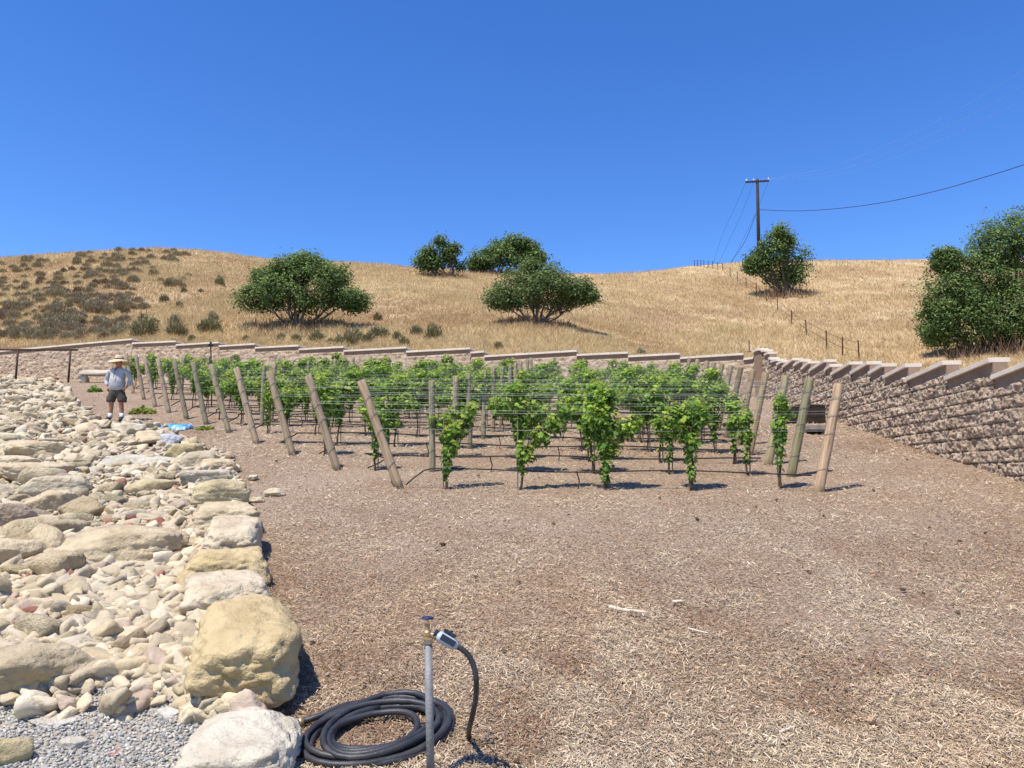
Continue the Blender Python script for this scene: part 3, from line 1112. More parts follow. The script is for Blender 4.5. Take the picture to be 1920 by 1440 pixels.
# small rubble between (stuff)
def scatter_stones(n, seed, sampler, size, cols, wts, sub, zjit, matn, name, label, cat, nproto=14, squash=.6):
    r = np.random.default_rng(seed)
    x, y = sampler(r, n)
    n = len(x)
    prot = [rock_shape(seed * 7 + i, sub, (1, r.uniform(.55, .95), r.uniform(.3, .65)), nplanes=8, blend=45, rough=.02, hmin=.42) for i in range(nproto)]
    which = r.integers(0, nproto, n)
    Vs, Fs, Cs, base = [], [], [], 0
    cols = np.array(cols)
    for i in range(nproto):
        k = np.where(which == i)[0]
        if not len(k):
            continue
        V0, F0 = prot[i]
        V0 = V0 - np.array([0, 0, V0[:, 2].mean()])
        m_ = len(k)
        s = size(r, y[k], m_)
        a, b, c = r.uniform(0, 6.28, m_), r.normal(0, .45, m_), r.normal(0, .45, m_)
        ca, sa, cb, sb, cc, sc_ = np.cos(a), np.sin(a), np.cos(b), np.sin(b), np.cos(c), np.sin(c)
        R = np.zeros((m_, 3, 3))
        Rz = np.zeros_like(R); Rz[:, 0, 0] = ca; Rz[:, 0, 1] = -sa; Rz[:, 1, 0] = sa; Rz[:, 1, 1] = ca; Rz[:, 2, 2] = 1
        Rx = np.zeros_like(R); Rx[:, 0, 0] = 1; Rx[:, 1, 1] = cb; Rx[:, 1, 2] = -sb; Rx[:, 2, 1] = sb; Rx[:, 2, 2] = cb
        Ry = np.zeros_like(R); Ry[:, 1, 1] = 1; Ry[:, 0, 0] = cc; Ry[:, 0, 2] = sc_; Ry[:, 2, 0] = -sc_; Ry[:, 2, 2] = cc
        R = Rx @ Ry @ Rz
        V = np.einsum('nij,vj->nvi', R, V0) * s[:, None, None]
        z = SLOPE * y[k] + zjit(r, m_, x[k], y[k])
        V += np.stack([x[k], y[k], z], 1)[:, None, :]
        nv = len(V0)
        Fx = F0[None] + (np.arange(m_) * nv)[:, None, None] + base
        ci = r.choice(len(cols), m_, p=wts)
        cc_ = cols[ci] * r.uniform(.78, 1.15, m_)[:, None]
        Vs.append(V.reshape(-1, 3))
        Fs.append(Fx.reshape(-1, 3))
        Cs.append(np.repeat(np.clip(cc_, 0, .9), nv, 0))
        base += m_ * nv
    me = mesh_np(name, np.vstack(Vs), np.vstack(Fs), 3, False)
    vcol(me, np.vstack(Cs))
    return tag(link(name, me, M[matn]), label, cat, kind='stuff')


def samp_bed(r, n):
    px = r.uniform(-300, 560, n)
    py = 709 + (1360 - 709) * r.random(n) ** 1.2
    x, y = Garr(px, py)
    k = inside(x, y) & (~inside(x, y, GRAVEL_POLY) | (r.random(n) < .04)) & (edge_dist(x, y) > .05)
    return x[k], y[k]


def samp_gravel(r, n):
    px = r.uniform(-400, 380, n)
    py = r.uniform(1255, 1600, n)
    x, y = Garr(px, py)
    jx = x + r.normal(0, .03, n)
    k = inside(jx, y, GRAVEL_POLY)
    return x[k], y[k]


scatter_stones(21000, 71, samp_bed, lambda r, y, m_: (.055 + .19 * r.random(m_) ** 1.9) * np.interp(y, [4, 10, 30], [1.35, 1.25, 2.4]),
               [CREAM, WHITE, TANC, GREY, (.36, .16, .11), (.52, .40, .30)], [.50, .14, .23, .06, .02, .05], 3,
               lambda r, m_, x, y: r.uniform(0, .10, m_), 'rubble', 'small_rubble', 'small broken rubble filling the gaps in the stone bed', 'rubble', nproto=24)
scatter_stones(34000, 72, samp_gravel, lambda r, y, m_: .016 + .018 * r.random(m_) ** 1.5,
               [(.42, .41, .38), (.54, .52, .47), (.28, .275, .26), (.58, .53, .43), (.46, .42, .34)], [.34, .22, .2, .12, .12], 1,
               lambda r, m_, x, y: r.uniform(-.004, .022, m_) + .015, 'gravel', 'gravel', 'grey crushed gravel in the bottom left corner', 'gravel')
def samp_plot(r, n):
    px = r.uniform(150, 2100, n)
    py = 800 + 700 * r.random(n)
    x, y = Garr(px, py)
    k = ~inside(x, y) & ((x - RW2.x) * rn.x + (y - RW2.y) * rn.y > 0.1) & (fbm(np.stack([x, y, x * 0], 1), 2, 3) > -.1)
    return x[k], y[k]


scatter_stones(700, 73, samp_plot, lambda r, y, m_: (.014 + .035 * r.random(m_) ** 3) * np.interp(y, [3, 12], [1, 1.5]),
               [(.10, .06, .04), (.17, .11, .075), (.42, .33, .24)], [.5, .35, .15], 2,
               lambda r, m_, x, y: r.uniform(.02, .035, m_), 'rubble', 'bark_bits', 'dark bark bits and pale clods strewn through the mulch', 'bark')
# dusty soil sheet under the stones
poly = BEDP
m_ = MB()
tri = []
bm = bmesh.new()
vs = [bm.verts.new((p[0], p[1], SLOPE * p[1] + .028)) for p in poly]
bm.faces.new(vs)
bmesh.ops.triangulate(bm, faces=bm.faces)
me = bpy.data.meshes.new('stone_bed_soil')
bm.to_mesh(me)
bm.free()
tag(link('stone_bed_soil', me, M['dust']), kind='structure')


# ------------------------------------------------------------------ leaves
def leaf_outline():
    pts = []
    lob = [(0, 1.0), (18, .62), (38, .55), (52, .88), (72, .60), (95, .52), (115, .74), (140, .5), (165, .42), (180, .12)]
    for a, r in lob:
        pts.append((math.radians(a), r))
    full = pts + [(2 * math.pi - a, r) for a, r in reversed(pts[1:-1])]
    return [(r * math.sin(a), r * math.cos(a)) for a, r in full]


LO = leaf_outline()


def leaves_mesh(name, C, Nrm, size, col, r):
    """grape leaves: centres C, outward directions Nrm, per-leaf size, colour"""
    n = len(C)
    k = len(LO)
    T = np.array([[0.0, 0.0, 0.0]] + [[a, b, 0] for a, b in LO])
    T[1:, 2] = -.18 * np.abs(T[1:, 0]) - .16 * T[1:, 1] ** 2 + .05
    Nrm = Nrm / (np.linalg.norm(Nrm, axis=1)[:, None] + 1e-9)
    down = np.array([0, 0, -1.0]) + r.normal(0, .55, (n, 3))
    ty = down - (down * Nrm).sum(1)[:, None] * Nrm
    ty /= np.linalg.norm(ty, axis=1)[:, None] + 1e-9
    tx = np.cross(ty, Nrm)
    V = C[:, None, :] + (T[None, :, 0:1] * tx[:, None, :] + T[None, :, 1:2] * ty[:, None, :] + T[None, :, 2:3] * Nrm[:, None, :]) * (size[:, None, None] * .5)
    f = np.array([[0, 1 + i, 1 + (i + 1) % k] for i in range(k)])
    Fx = f[None] + (np.arange(n) * (k + 1))[:, None, None]
    me = mesh_np(name, V.reshape(-1, 3), Fx.reshape(-1, 3), 3, False)
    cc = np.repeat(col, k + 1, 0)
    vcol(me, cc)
    me.materials.append(M['vleaf'])
    return me


def vine_parts(seed, blobs, trunk_top=.72, wrap=None, lean=0.0):
    """blobs: (x, y, z, rx, ry, rz, n). returns foliage mesh, trunk mesh"""
    r = np.random.default_rng(seed)
    Cs, Ns, Sz, Cl = [], [], [], []
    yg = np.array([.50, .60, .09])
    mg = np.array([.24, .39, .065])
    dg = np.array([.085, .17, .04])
    if wrap:
        z0, z1, rad, nn = wrap
        z = z0 + (z1 - z0) * r.random(nn) ** .8
        a = r.uniform(0, 6.28, nn)
        rr = rad * (.4 + .8 * r.random(nn)) * (.55 + .6 * (z - z0) / (z1 - z0))
        Cs.append(np.stack([rr * np.cos(a) + lean * z, rr * np.sin(a), z], 1))
        Ns.append(np.stack([np.cos(a), np.sin(a), .5 + .5 * r.random(nn)], 1))
        Sz.append(r.uniform(.07, .115, nn))
        Cl.append(r.uniform(0, .55, nn))
    for (bx, by, bz, rx, ry, rz, nn) in blobs:
        d = r.normal(size=(nn, 3))
        d /= np.linalg.norm(d, axis=1)[:, None]
        rad = r.random(nn) ** .45 * (1 + .28 * fbm(d * 2.2 + seed + bx * 3, 2, seed))
        c = d * rad[:, None] * np.array([rx, ry, rz]) + np.array([bx, by, bz])
        Cs.append(c)
        nr = d * .8 + np.array([0, 0, .75]) + r.normal(0, .45, (nn, 3))
        Ns.append(nr)
        Sz.append(r.uniform(.075, .135, nn))
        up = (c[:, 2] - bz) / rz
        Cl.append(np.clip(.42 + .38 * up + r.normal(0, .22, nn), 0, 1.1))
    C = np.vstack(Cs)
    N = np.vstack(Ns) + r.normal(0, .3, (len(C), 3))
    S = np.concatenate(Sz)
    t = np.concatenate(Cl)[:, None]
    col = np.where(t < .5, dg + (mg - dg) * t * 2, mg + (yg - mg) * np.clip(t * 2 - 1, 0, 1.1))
    pal = (r.random(len(C)) < .05)[:, None]
    col = np.where(pal, np.array([.40, .44, .09]), col) * r.uniform(.75, 1.2, len(C))[:, None]
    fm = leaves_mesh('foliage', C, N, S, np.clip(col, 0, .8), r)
    mb = MB()
    pts = []
    for i in range(8):
        z = -.03 + trunk_top * i / 7
        pts.append((lean * z + .018 * math.sin(z * 9 + seed), .015 * math.cos(z * 7 + seed), z))
    mb.tube(pts, [.022, .020, .017, .016, .015, .015, .014, .013], 7)
    top = Vector(pts[-1])
    for (bx, by, bz, rx, ry, rz, nn) in blobs:
        for s in range(3):
            e = Vector((bx + random.uniform(-.7, .7) * rx, by + random.uniform(-.4, .4) * ry, bz + rz * random.uniform(.2, .9)))
            mid = (top + e) / 2 + Vector((random.uniform(-.04, .04), random.uniform(-.04, .04), -.03))
            mb.tube([top, mid, e], [.010, .007, .003], 5, cap=False)
    return fm, mb


LEFT = [(748, 914), (633, 882), (549, 854), (481, 833), (429, 811), (387, 796), (350, 786), (317, 774), (291, 763), (270, 749), (250, 738), (233, 729)]
RIGHT = [(1535, 922), (1483, 893), (1440, 872), (1405, 853), (1383, 836), (1362, 821), (1345, 809), (1330, 798), (1316, 789), (1304, 781), (1288, 770), (1274, 762)]
rows = [(G(*a), G(*b)) for a, b in zip(LEFT, RIGHT)]
rowname = ['front row'] + [f'{ordw(i + 1)} row from the front' for i in range(1, 11)] + ['back row']
POSTH = 1.58


def post_mesh(seed, h, r0=.062, r1=.058):
    mb = MB()
    r = random.Random(seed)
    n = 12
    prof = []
    for i in range(9):
        f = i / 8
        prof.append(((r0 + (r1 - r0) * f) * (1 + r.uniform(-.025, .025)), -.12 + (h + .12) * f))
    prof.append((r1 * .93, h + .008))
    prof.append((r1 * .6, h + .012))
    mb.lathe(prof, n)
    return mb


def place_post(base, lean_x, lean_y, h, colr, label, group, r0=.062, staples=True, wires=True):
    root = empty('trellis_post', base, label, 'post', group)
    root.rotation_euler = (lean_y, lean_x, 0)
    o = post_mesh(random.random(), h, r0, r0 * .93).build('shaft', M['post'], root, smooth=True)
    o.color = (*colr, 1)
    if wires:
        mb = MB()
        for z in (.35, .88, 1.15, 1.42):
            if z < h:
                pts = [(r0 * 1.06 * math.cos(a), r0 * 1.06 * math.sin(a), z + .05 * math.cos(a * 1)) for a in np.linspace(0, 2 * math.pi, 13)]
                mb.tube(pts, .0035, 4, cap=False)
        mb.build('wire_wrap', M['wire'], root)
    return root


GREENISH, PALEW, TANW = (.80, .86, .72), (1.22, 1.12, 1.0), (1.0, .92, .82)
pc_left = [(1.18, 1.04, .86), TANW, (1.05, .96, .82), PALEW, (1.0, 1.0, .84), (.8, .84, .7), (.86, .8, .7), PALEW, PALEW, TANW, PALEW, PALEW]
pc_right = [(1.3, 1.1, .92), (.66, .72, .52), (.95, .95, .75), (.9, .84, .64), (1.1, .95, .75), (.7, .64, .5), (1.0, .95, .8), (.95, .9, .7), TANW, PALEW, PALEW, TANW]
LEANL = [.36, .33, .31, .30, .30, .26, .26, .26, .26, .24, .24, .22]
for i, (a, b) in enumerate(rows):
    place_post(a, -LEANL[i], 0.0, POSTH / math.cos(LEANL[i]) + .02, pc_left[i], f'leaning wooden end post at the left end of the {rowname[i]}', 'leaning end posts on the left', .07 if i < 4 else .066)
    place_post(b, .235, 0.0, POSTH + .03, tuple(c_ * (.8 if i > 3 else 1) for c_ in pc_right[i]), f'tilted round end post at the right end of the {rowname[i]}', 'tilted end posts on the right', .075 if i < 3 else .068)
MIDX = {1: [-1.33], 2: [-1.06], 3: [-.85], 4: [-.63], 5: [-.45, -6.3], 6: [-.28, -6.4], 7: [-.05, -6.6], 8: [.12, -6.2], 9: [.3, -5.8, -11.6], 10: [.5, -5.6, -11.5], 11: [.7, -5.3, -11.3]}
for i, xs in MIDX.items():
    a, b = rows[i]
    for j, x in enumerate(xs):
        f = (x - a.x) / (b.x - a.x)
        p = a.lerp(b, f)
        place_post(p, random.uniform(-.03, .03), 0, 1.52, random.choice([GREENISH, TANW, (1.1, .98, .8)]),
                   f'upright line post in the {rowname[i]}, {ordw(j + 1)} one from the right', 'upright line posts', .056)

# wires, drip lines
WZ = (.88, 1.13, 1.18, 1.40, 1.44)
for i, (a, b) in enumerate(rows):
    root = empty('trellis_wires', a, f'taut galvanized wires strung along the {rowname[i]}', 'wires', 'trellis wires')
    for z in WZ:
        mb = MB()
        la = Vector((-math.tan(LEANL[i]) * z, 0, z))
        lb = Vector((math.tan(.235) * z, 0, z))
        p0, p1 = la, (b - a) + lb
        n = 12
        off = .06 if z in (1.18, 1.44) else -.06
        pts = [p0.lerp(p1, k / n) + Vector((0, off, -.02 * math.sin(math.pi * k / n))) for k in range(n + 1)]
        mb.tube(pts, .0020 if i < 4 else .0013, 5)
        mb.build('wire', M['wire'], root)
    dr = empty('drip_line', a, f'black drip irrigation tube running low along the {rowname[i]}', 'irrigation tube', 'drip irrigation lines')
    mb = MB()
    L = (b - a)
    pts = [Vector((.10 if i == 0 else .5, .02, .04)), Vector((.3 if i == 0 else .8, 0, .2))]
    nseg = int(L.length / .45)
    for k in range(1 + int(nseg * .06), nseg):
        f = k / nseg
        pts.append(L * f + Vector((0, .02 * math.sin(k * 1.7), .27 + .018 * math.sin(k * .9 + i))))
    if i == 0:
        pts[-1] = L * .985 + Vector((0, 0, .235))
    mb.tube(catmull(pts, 3), .011 + .0006 * i, 6)
    mb.build('tube', M['drip'], dr, smooth=True)
    mb = MB()
    for k in range(1, max(2, int(L.length / 2.6))):
        f = k * 2.6 / L.length + random.uniform(-.02, .02)
        if f > .96:
            continue
        p = L * f
        q = [p + Vector((0, .01, -.05)), p + Vector((.03, .02, .12)), p + Vector((-.01, 0, .27))]
        mb = MB()
        mb.tube(q, .010, 5)
        mb.build('support_peg', M['drip'], dr)

# vines of the front row, each its own shape
front = [
    (1465, 918, dict(blobs=[(.03, 0, .95, .12, .12, .30, 130), (.06, 0, 1.30, .13, .12, .16, 75), (.12, 0, 1.12, .12, .10, .14, 40)], wrap=(.28, 1.0, .10, 130), trunk_top=1.1, lean=.0),
     'narrow column-like grapevine nearest the right end post of the front row'),
    (1298, 920, dict(blobs=[(-.12, 0, .95, .22, .18, .28, 200), (.08, 0, 1.12, .24, .18, .26, 220), (-.22, 0, 1.1, .16, .15, .2, 110), (.0, 0, .75, .16, .14, .2, 110)], wrap=(.10, .8, .10, 150), trunk_top=.8, lean=.0),
     'bushy grapevine in the front row, second from the right'),
    (1137, 919, dict(blobs=[(-.04, 0, 1.02, .25, .2, .36, 420), (.0, 0, 1.36, .19, .15, .24, 170), (.30, 0, .90, .25, .16, .17, 170), (-.26, 0, .95, .15, .14, .18, 90), (.46, 0, 1.0, .13, .1, .13, 60), (.05, 0, .66, .2, .16, .22, 170)], wrap=(.10, .7, .12, 180), trunk_top=.8),
     'tallest full grapevine in the middle of the front row'),
    (975, 918, dict(blobs=[(.10, 0, .52, .14, .13, .16, 85), (.30, 0, .78, .17, .14, .17, 120), (.52, 0, .98, .2, .14, .18, 130), (.68, 0, 1.16, .14, .12, .12, 60), (-.0, 0, .66, .07, .08, .1, 25)], wrap=(.22, .6, .10, 90), trunk_top=.55, lean=.1),
     'front row grapevine sprawling diagonally up to the right'),
    (835, 916, dict(blobs=[(.08, 0, .62, .14, .13, .14, 80), (.0, 0, .78, .13, .12, .12, 60), (.20, 0, .88, .15, .13, .15, 90), (.34, 0, 1.06, .14, .12, .16, 80), (.42, 0, 1.22, .10, .1, .1, 35)], wrap=(.12, .62, .09, 95), trunk_top=.6, lean=.05),
     'leftmost grapevine of the front row with yellow-tinged leaves'),
]


def stake(base, h, label, lean=0.0):
    mb = MB()
    mb.tube([(0, 0, -.1), (.004, 0, h * .5), (0, .004, h)], [.011, .0105, .010], 6)
    o = mb.build('vine_stake', M['stake'], None)
    o.location = base
    o.rotation_euler = (0, lean, 0)
    tag(o, label, 'stake', 'thin stakes beside the vines')
    return o


stake_proto = None
for k, (px, py, kw, lab) in enumerate(front):
    g = G(px, py)
    root = empty('grapevine', g, lab, 'grapevine', 'grapevines')
    fm, tb = vine_parts(500 + k, **kw)
    link('foliage', fm, None, root)
    tb.build('trunk', M['bark'], root, smooth=True)
    stake(g + Vector((-.035, .02, 0)), 1.02, f'thin brown stake tied beside the {lab[:-0] if False else lab.split(" in the")[0].split(" nearest")[0]}' if k < 3 else
          ('thin pale stake beside the sprawling front row grapevine' if k == 3 else 'thin stake beside the leftmost front row grapevine'))

# vine shapes for the rows behind
vprotos = []
for k in range(14):
    r = random.Random(900 + k)
    full = k < 10
    bl = []
    if full:
        bl.append((r.uniform(-.1, .1), 0, r.uniform(.95, 1.05), .34, .19, .30, 260))
        bl.append((r.uniform(-.2, .2), 0, .72, .17, .14, .2, 70))
        bl.append((r.uniform(-.4, -.2), 0, r.uniform(.98, 1.16), .30, .17, .22, 170))
        bl.append((r.uniform(.2, .4), 0, r.uniform(.98, 1.16), .30, .17, .22, 170))
        bl.append((r.uniform(-.3, .3), 0, 1.38, .22, .14, .16, 100))
        wrap = (r.choice([.12, .25, .4, .5]), .85, .10, r.choice([60, 90, 120]))
    else:
        bl.append((r.uniform(-.06, .06), 0, r.uniform(.62, .8), .16, .15, .20, 110))
        bl.append((r.uniform(-.2, .2), 0, r.uniform(.85, 1.0), .22, .14, .16, 100))
        wrap = (.2, .7, .08, 70)
    fm, tb = vine_parts(700 + k, bl, wrap=wrap)
    tm = tb.build('trunk', M['bark'], None, smooth=True)
    tmesh = tm.data
    bpy.data.objects.remove(tm)
    vprotos.append((fm, tmesh))
for k in range(7):
    r = random.Random(950 + k)
    bl = [(r.uniform(-.06, .06), 0, .95, r.uniform(.15, .22), .15, .30, 190), (r.uniform(-.12, .12), 0, 1.26, r.uniform(.14, .24), .14, .20, 130)]
    if k % 2:
        bl.append((r.choice([-1, 1]) * r.uniform(.25, .35), 0, r.uniform(.9, 1.15), .18, .13, .13, 80))
    fm, tb = vine_parts(760 + k, bl, wrap=(r.choice([.1, .2, .35]), .85, .10, r.choice([80, 120, 140])))
    tm = tb.build('trunk', M['bark'], None, smooth=True)
    tmesh = tm.data
    bpy.data.objects.remove(tm)
    vprotos.append((fm, tmesh))
stake_me = None
nv = 5
for i in range(1, len(rows)):
    a, b = rows[i]
    L = (b - a).length
    sp = 1.24
    x = .62 + random.uniform(-.1, .1)
    j = 0
    while x < L - .55:
        p = b.lerp(a, x / L)
        j += 1
        weak = random.random() < {1: .28, 2: .2, 3: .15, 4: .1}.get(i, .10)
        if i == 1 and p.x < -1.2:
            weak = True
        fm, tmesh = random.choice(vprotos[10:14] if weak else (vprotos[14:] if random.random() < {1: .85, 2: .65, 3: .45, 4: .3}.get(i, .12) else vprotos[:10]))
        gpx = proj(p.x, p.y, p.z)[0]
        lab = f'{"slight" if weak else "leafy"} grapevine, {ordw(j)} from the right in the {rowname[i]}'
        root = empty('grapevine', p, lab, 'grapevine', 'grapevines')
        s = random.uniform(.92, 1.06)
        flip = random.choice([0, math.pi])
        root.rotation_euler = (0, 0, flip + random.uniform(-.12, .12))
        root.scale = (s, s, s * random.uniform(.95, 1.05))
        link('foliage', fm, None, root)
        link('trunk', tmesh, None, root)
        st = stake_me
        if st is None:
            o = stake(p, .95, '')
            stake_me = o.data
        else:
            o = link('vine_stake', st)
        o.location = p + Vector((.05, .03, 0))
        o.rotation_euler = (0, random.uniform(-.03, .03), 0)
        tag(o, f'thin stake beside the {ordw(j)} vine from the right, {rowname[i]}', 'stake', 'thin stakes beside the vines')
        nv += 1
        x += sp + random.uniform(-.07, .07)

# ------------------------------------------------------------------ trees, brush and shrubs
def leafclump(C, N, size, col, r, k=1):
    """simple pointed leaf quads"""
    n = len(C)
    N = N / (np.linalg.norm(N, axis=1)[:, None] + 1e-9)
    d = r.normal(size=(n, 3))
    ty = d - (d * N).sum(1)[:, None] * N
    ty /= np.linalg.norm(ty, axis=1)[:, None] + 1e-9
    tx = np.cross(ty, N)
    hs_ = size[:, None] * .5
    w_ = hs_ * .42
    V = np.stack([C - ty * hs_, C + tx * w_ + N * w_ * .3, C + ty * hs_, C - tx * w_ + N * w_ * .3], 1)
    return V.reshape(-1, 3), np.repeat(col, 4, 0)


def tree(px0, px1, pytop, pybase, pxt, Yb, label, seed, nleaf, lobes, name='sumac_tree', bottom=.28, dens=1.0, pale=0.0, nbr=9, twigs=True):
    """crown box in the photo -> lobed crown; lobes are (x, z, r) in unit box coords"""
    r = np.random.default_rng(seed)
    rr = random.Random(seed)
    base = hill_at(pxt, pybase) if Yb is None else P(pxt, pybase, Yb)
    Y = base.y
    k = Y / F / CP
    W = (px1 - px0) * k
    Ht = (pybase - pytop) * k
    xc = ((px0 + px1) / 2 - pxt) * k
    root = empty(name, base, label, 'tree', 'green trees on the dry hillside')
    Cs, Ns, Cl = [], [], []
    ends = []
    sizeL = .165 * Y / 48 + .01
    for (lx, lz, lr) in lobes:
        c = np.array([xc + lx * W / 2, rr.uniform(-.25, .25) * W * .5 * (1 - abs(lx)), (bottom + (1 - bottom) * lz) * Ht])
        R = np.array([lr * W / 2, lr * W / 2 * .95, lr * Ht * .62])
        ends.append((c, R))
        # sprays inside each lobe
        ns = int(nleaf / len(lobes) / 9 * dens)
        d = r.normal(size=(ns, 3))
        d /= np.linalg.norm(d, axis=1)[:, None]
        rad = r.random(ns) ** .33
        rad *= 1 + .30 * fbm(d * 2.6 + seed + lx * 5, 3, seed)
        strag = r.random(ns) < .07
        rad = np.where(strag, rad * r.uniform(1.05, 1.3, ns), rad)
        sc_ = c + d * rad[:, None] * R
        gp = fbm(sc_ * (1.5 * 48 / Y) + seed, 3, seed + 2)
        ok = (sc_[:, 2] > (bottom * .75 + .10 * r.random(ns)) * Ht) & (gp > -.10 + .25 * (r.random(ns) - .5))
        sc_, d = sc_[ok], d[ok]
        m_ = len(sc_)
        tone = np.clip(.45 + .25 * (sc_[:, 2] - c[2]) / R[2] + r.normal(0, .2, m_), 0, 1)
        for q_ in range(9):
            off = r.normal(0, .17 * Y / 48 + .03, (m_, 3)) * np.array([1, 1, .75])
            Cs.append(sc_ + off)
            Ns.append(d * .6 + np.array([0, 0, .8]) + r.normal(0, .6, (m_, 3)))
            Cl.append(np.clip(tone + r.normal(0, .12, m_), 0, 1))
    C = np.vstack(Cs)
    N = np.vstack(Ns)
    t = np.concatenate(Cl)[:, None]
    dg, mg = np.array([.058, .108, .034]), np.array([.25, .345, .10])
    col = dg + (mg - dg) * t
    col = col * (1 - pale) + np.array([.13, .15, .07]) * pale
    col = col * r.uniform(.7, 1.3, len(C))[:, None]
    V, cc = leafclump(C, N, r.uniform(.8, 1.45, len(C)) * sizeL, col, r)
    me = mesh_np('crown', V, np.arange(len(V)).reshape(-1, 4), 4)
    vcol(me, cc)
    me.materials.append(M['tleaf'])
    link('crown', me, None, root)
    # several stems rising from one foot
    mb = MB()
    for b_ in range(nbr):
        c, R = ends[b_ % len(ends)]
        e = Vector(c) + Vector([rr.uniform(-.5, .5) * q for q in R])
        f = Vector((rr.uniform(-.25, .25), rr.uniform(-.2, .2), -.15))
        m1 = f.lerp(e, .4) + Vector((rr.uniform(-.25, .25), rr.uniform(-.2, .2), -.08 * Ht + rr.uniform(-.1, .2)))
        m2_ = f.lerp(e, .75) + Vector((rr.uniform(-.2, .2), rr.uniform(-.2, .2), rr.uniform(-.1, .1)))
        th = rr.uniform(.07, .12) * Ht / 4.5
        mb.tube(catmull([f, m1, m2_, e], 4), [th * (1 - .8 * q / 12) for q in range(13)], 7, cap=False)
        for s in range(5):
            q0 = m1.lerp(e, rr.uniform(0, .8))
            q1 = q0 + Vector((rr.uniform(-1, 1) * W * .12, rr.uniform(-1, 1) * W * .1, rr.uniform(0, .25) * Ht))
            mb.tube([q0, q0.lerp(q1, .5) + Vector((0, 0, -.05)), q1], [.035, .022, .01], 5, cap=False)
    mb.build('trunk', M['tbark'], root, smooth=True)
    # dead brush at its foot
    if twigs:
        br = brush(base + Vector((xc * .5, -.5, 0)), W * .42, Ht * .17, seed, 'dry brush at the foot of the ' + ' '.join(label.replace(' cut by the right edge above the wall', ' at the right edge').replace(' beside the utility pole and wire fence', ' by the utility pole').split(',')[0].split()[:9]))
    return root


def brush(p, rad, hgt, seed, label, n=520, colr=((.20, .12, .07), (.36, .25, .155)), cat='dry brush', name='dry_brush'):
    r = np.random.default_rng(seed + 5)
    a = r.uniform(0, 6.28, n)
    rr_ = rad * np.sqrt(r.random(n))
    x, y = p.x + rr_ * np.cos(a), p.y + rr_ * np.sin(a) * .7
    z = hillz(x, y)
    h = hgt * r.uniform(.3, 1.1, n) * (1.1 - .6 * rr_ / rad)
    th = r.uniform(0, 6.28, n)
    ln = r.uniform(.2, .9, n) * h
    wd = .022 * p.y / 48 + .012
    dx, dy = np.cos(th + 1.57) * wd, np.sin(th + 1.57) * wd
    V = np.stack([np.stack([x - dx, y - dy, z - .05], 1), np.stack([x + dx, y + dy, z - .05], 1),
                  np.stack([x + np.cos(th) * ln + dx * .3, y + np.sin(th) * ln + dy * .3, z + h], 1),
                  np.stack([x + np.cos(th) * ln - dx * .3, y + np.sin(th) * ln - dy * .3, z + h], 1)], 1)
    c0, c1 = np.array(colr[0]), np.array(colr[1])
    f = r.random(n)[:, None]
    V = V.reshape(-1, 3) - np.array(p[:])
    me = mesh_np(name, V, np.arange(n * 4).reshape(-1, 4), 4)
    vcol(me, np.repeat(c0 + (c1 - c0) * f, 4, 0))
    o = link(name, me, M['shrub'])
    o.location = p
    return tag(o, label[:150], cat, 'dead brush under the trees')


tree(440, 686, 474, 612, 553, None, 'wide domed tree left of centre on the slope', 11, 44000,
     [(-.72, .18, .32), (-.45, .42, .42), (-.2, .68, .36), (.12, .70, .38), (-.1, .35, .5), (.38, .42, .44), (.66, .25, .34), (.82, .14, .22), (.05, .88, .24), (-.3, .82, .26), (-.55, .2, .34), (.1, .2, .4), (.5, .62, .28), (-.55, .62, .24)], bottom=.23)
tree(904, 1122, 490, 606, 1005, None, 'grey-green spreading tree standing low, right of centre', 12, 38000,
     [(-.7, .2, .3), (-.35, .55, .42), (0, .72, .38), (.2, .45, .45), (-.15, .3, .4), (.55, .35, .38), (.85, .22, .2), (.66, .48, .26), (-.4, .15, .34), (.3, .12, .36), (.1, .85, .26), (-.1, .9, .22)], bottom=.27, pale=.30, nbr=12)
tree(772, 880, 446, 520, 842, None, 'small round tree on the skyline, left one of the pair', 13, 13000,
     [(-.6, .25, .36), (-.1, .6, .42), (.3, .35, .42), (.65, .25, .3), (0, .85, .22), (-.3, .15, .35), (-.45, .5, .28), (.4, .6, .28)], bottom=.2)
tree(880, 1022, 433, 514, 932, None, 'broad dark tree on the skyline, right one of the pair', 14, 19000,
     [(-.6, .25, .38), (-.2, .6, .4), (.2, .72, .36), (.5, .6, .36), (.1, .3, .5), (.75, .3, .26), (-.8, .1, .2)], bottom=.12)
tree(1398, 1524, 424, 552, 1478, None, 'leafy green tree beside the utility pole and wire fence', 15, 20000,
     [(-.55, .45, .36), (-.2, .6, .42), (.25, .6, .46), (.6, .4, .42), (.1, .25, .5), (.05, .86, .24), (.45, .15, .4), (-.8, .35, .16), (.3, .82, .2)], bottom=.14, nbr=10)
tree(1726, 2060, 386, 660, 1880, None, 'huge dense tree cut by the right edge above the wall', 16, 120000,
     [(-.8, .2, .22), (-.62, .38, .32), (-.35, .5, .36), (-.05, .75, .32), (.25, .8, .34), (.1, .5, .42), (-.45, .22, .36), (.6, .55, .38), (.2, .2, .45), (-.1, .22, .4), (.8, .3, .3), (-.68, .62, .14), (-.55, .05, .3), (-.2, .02, .36), (.2, .0, .4), (-.75, .05, .16)], bottom=.05, nbr=14)


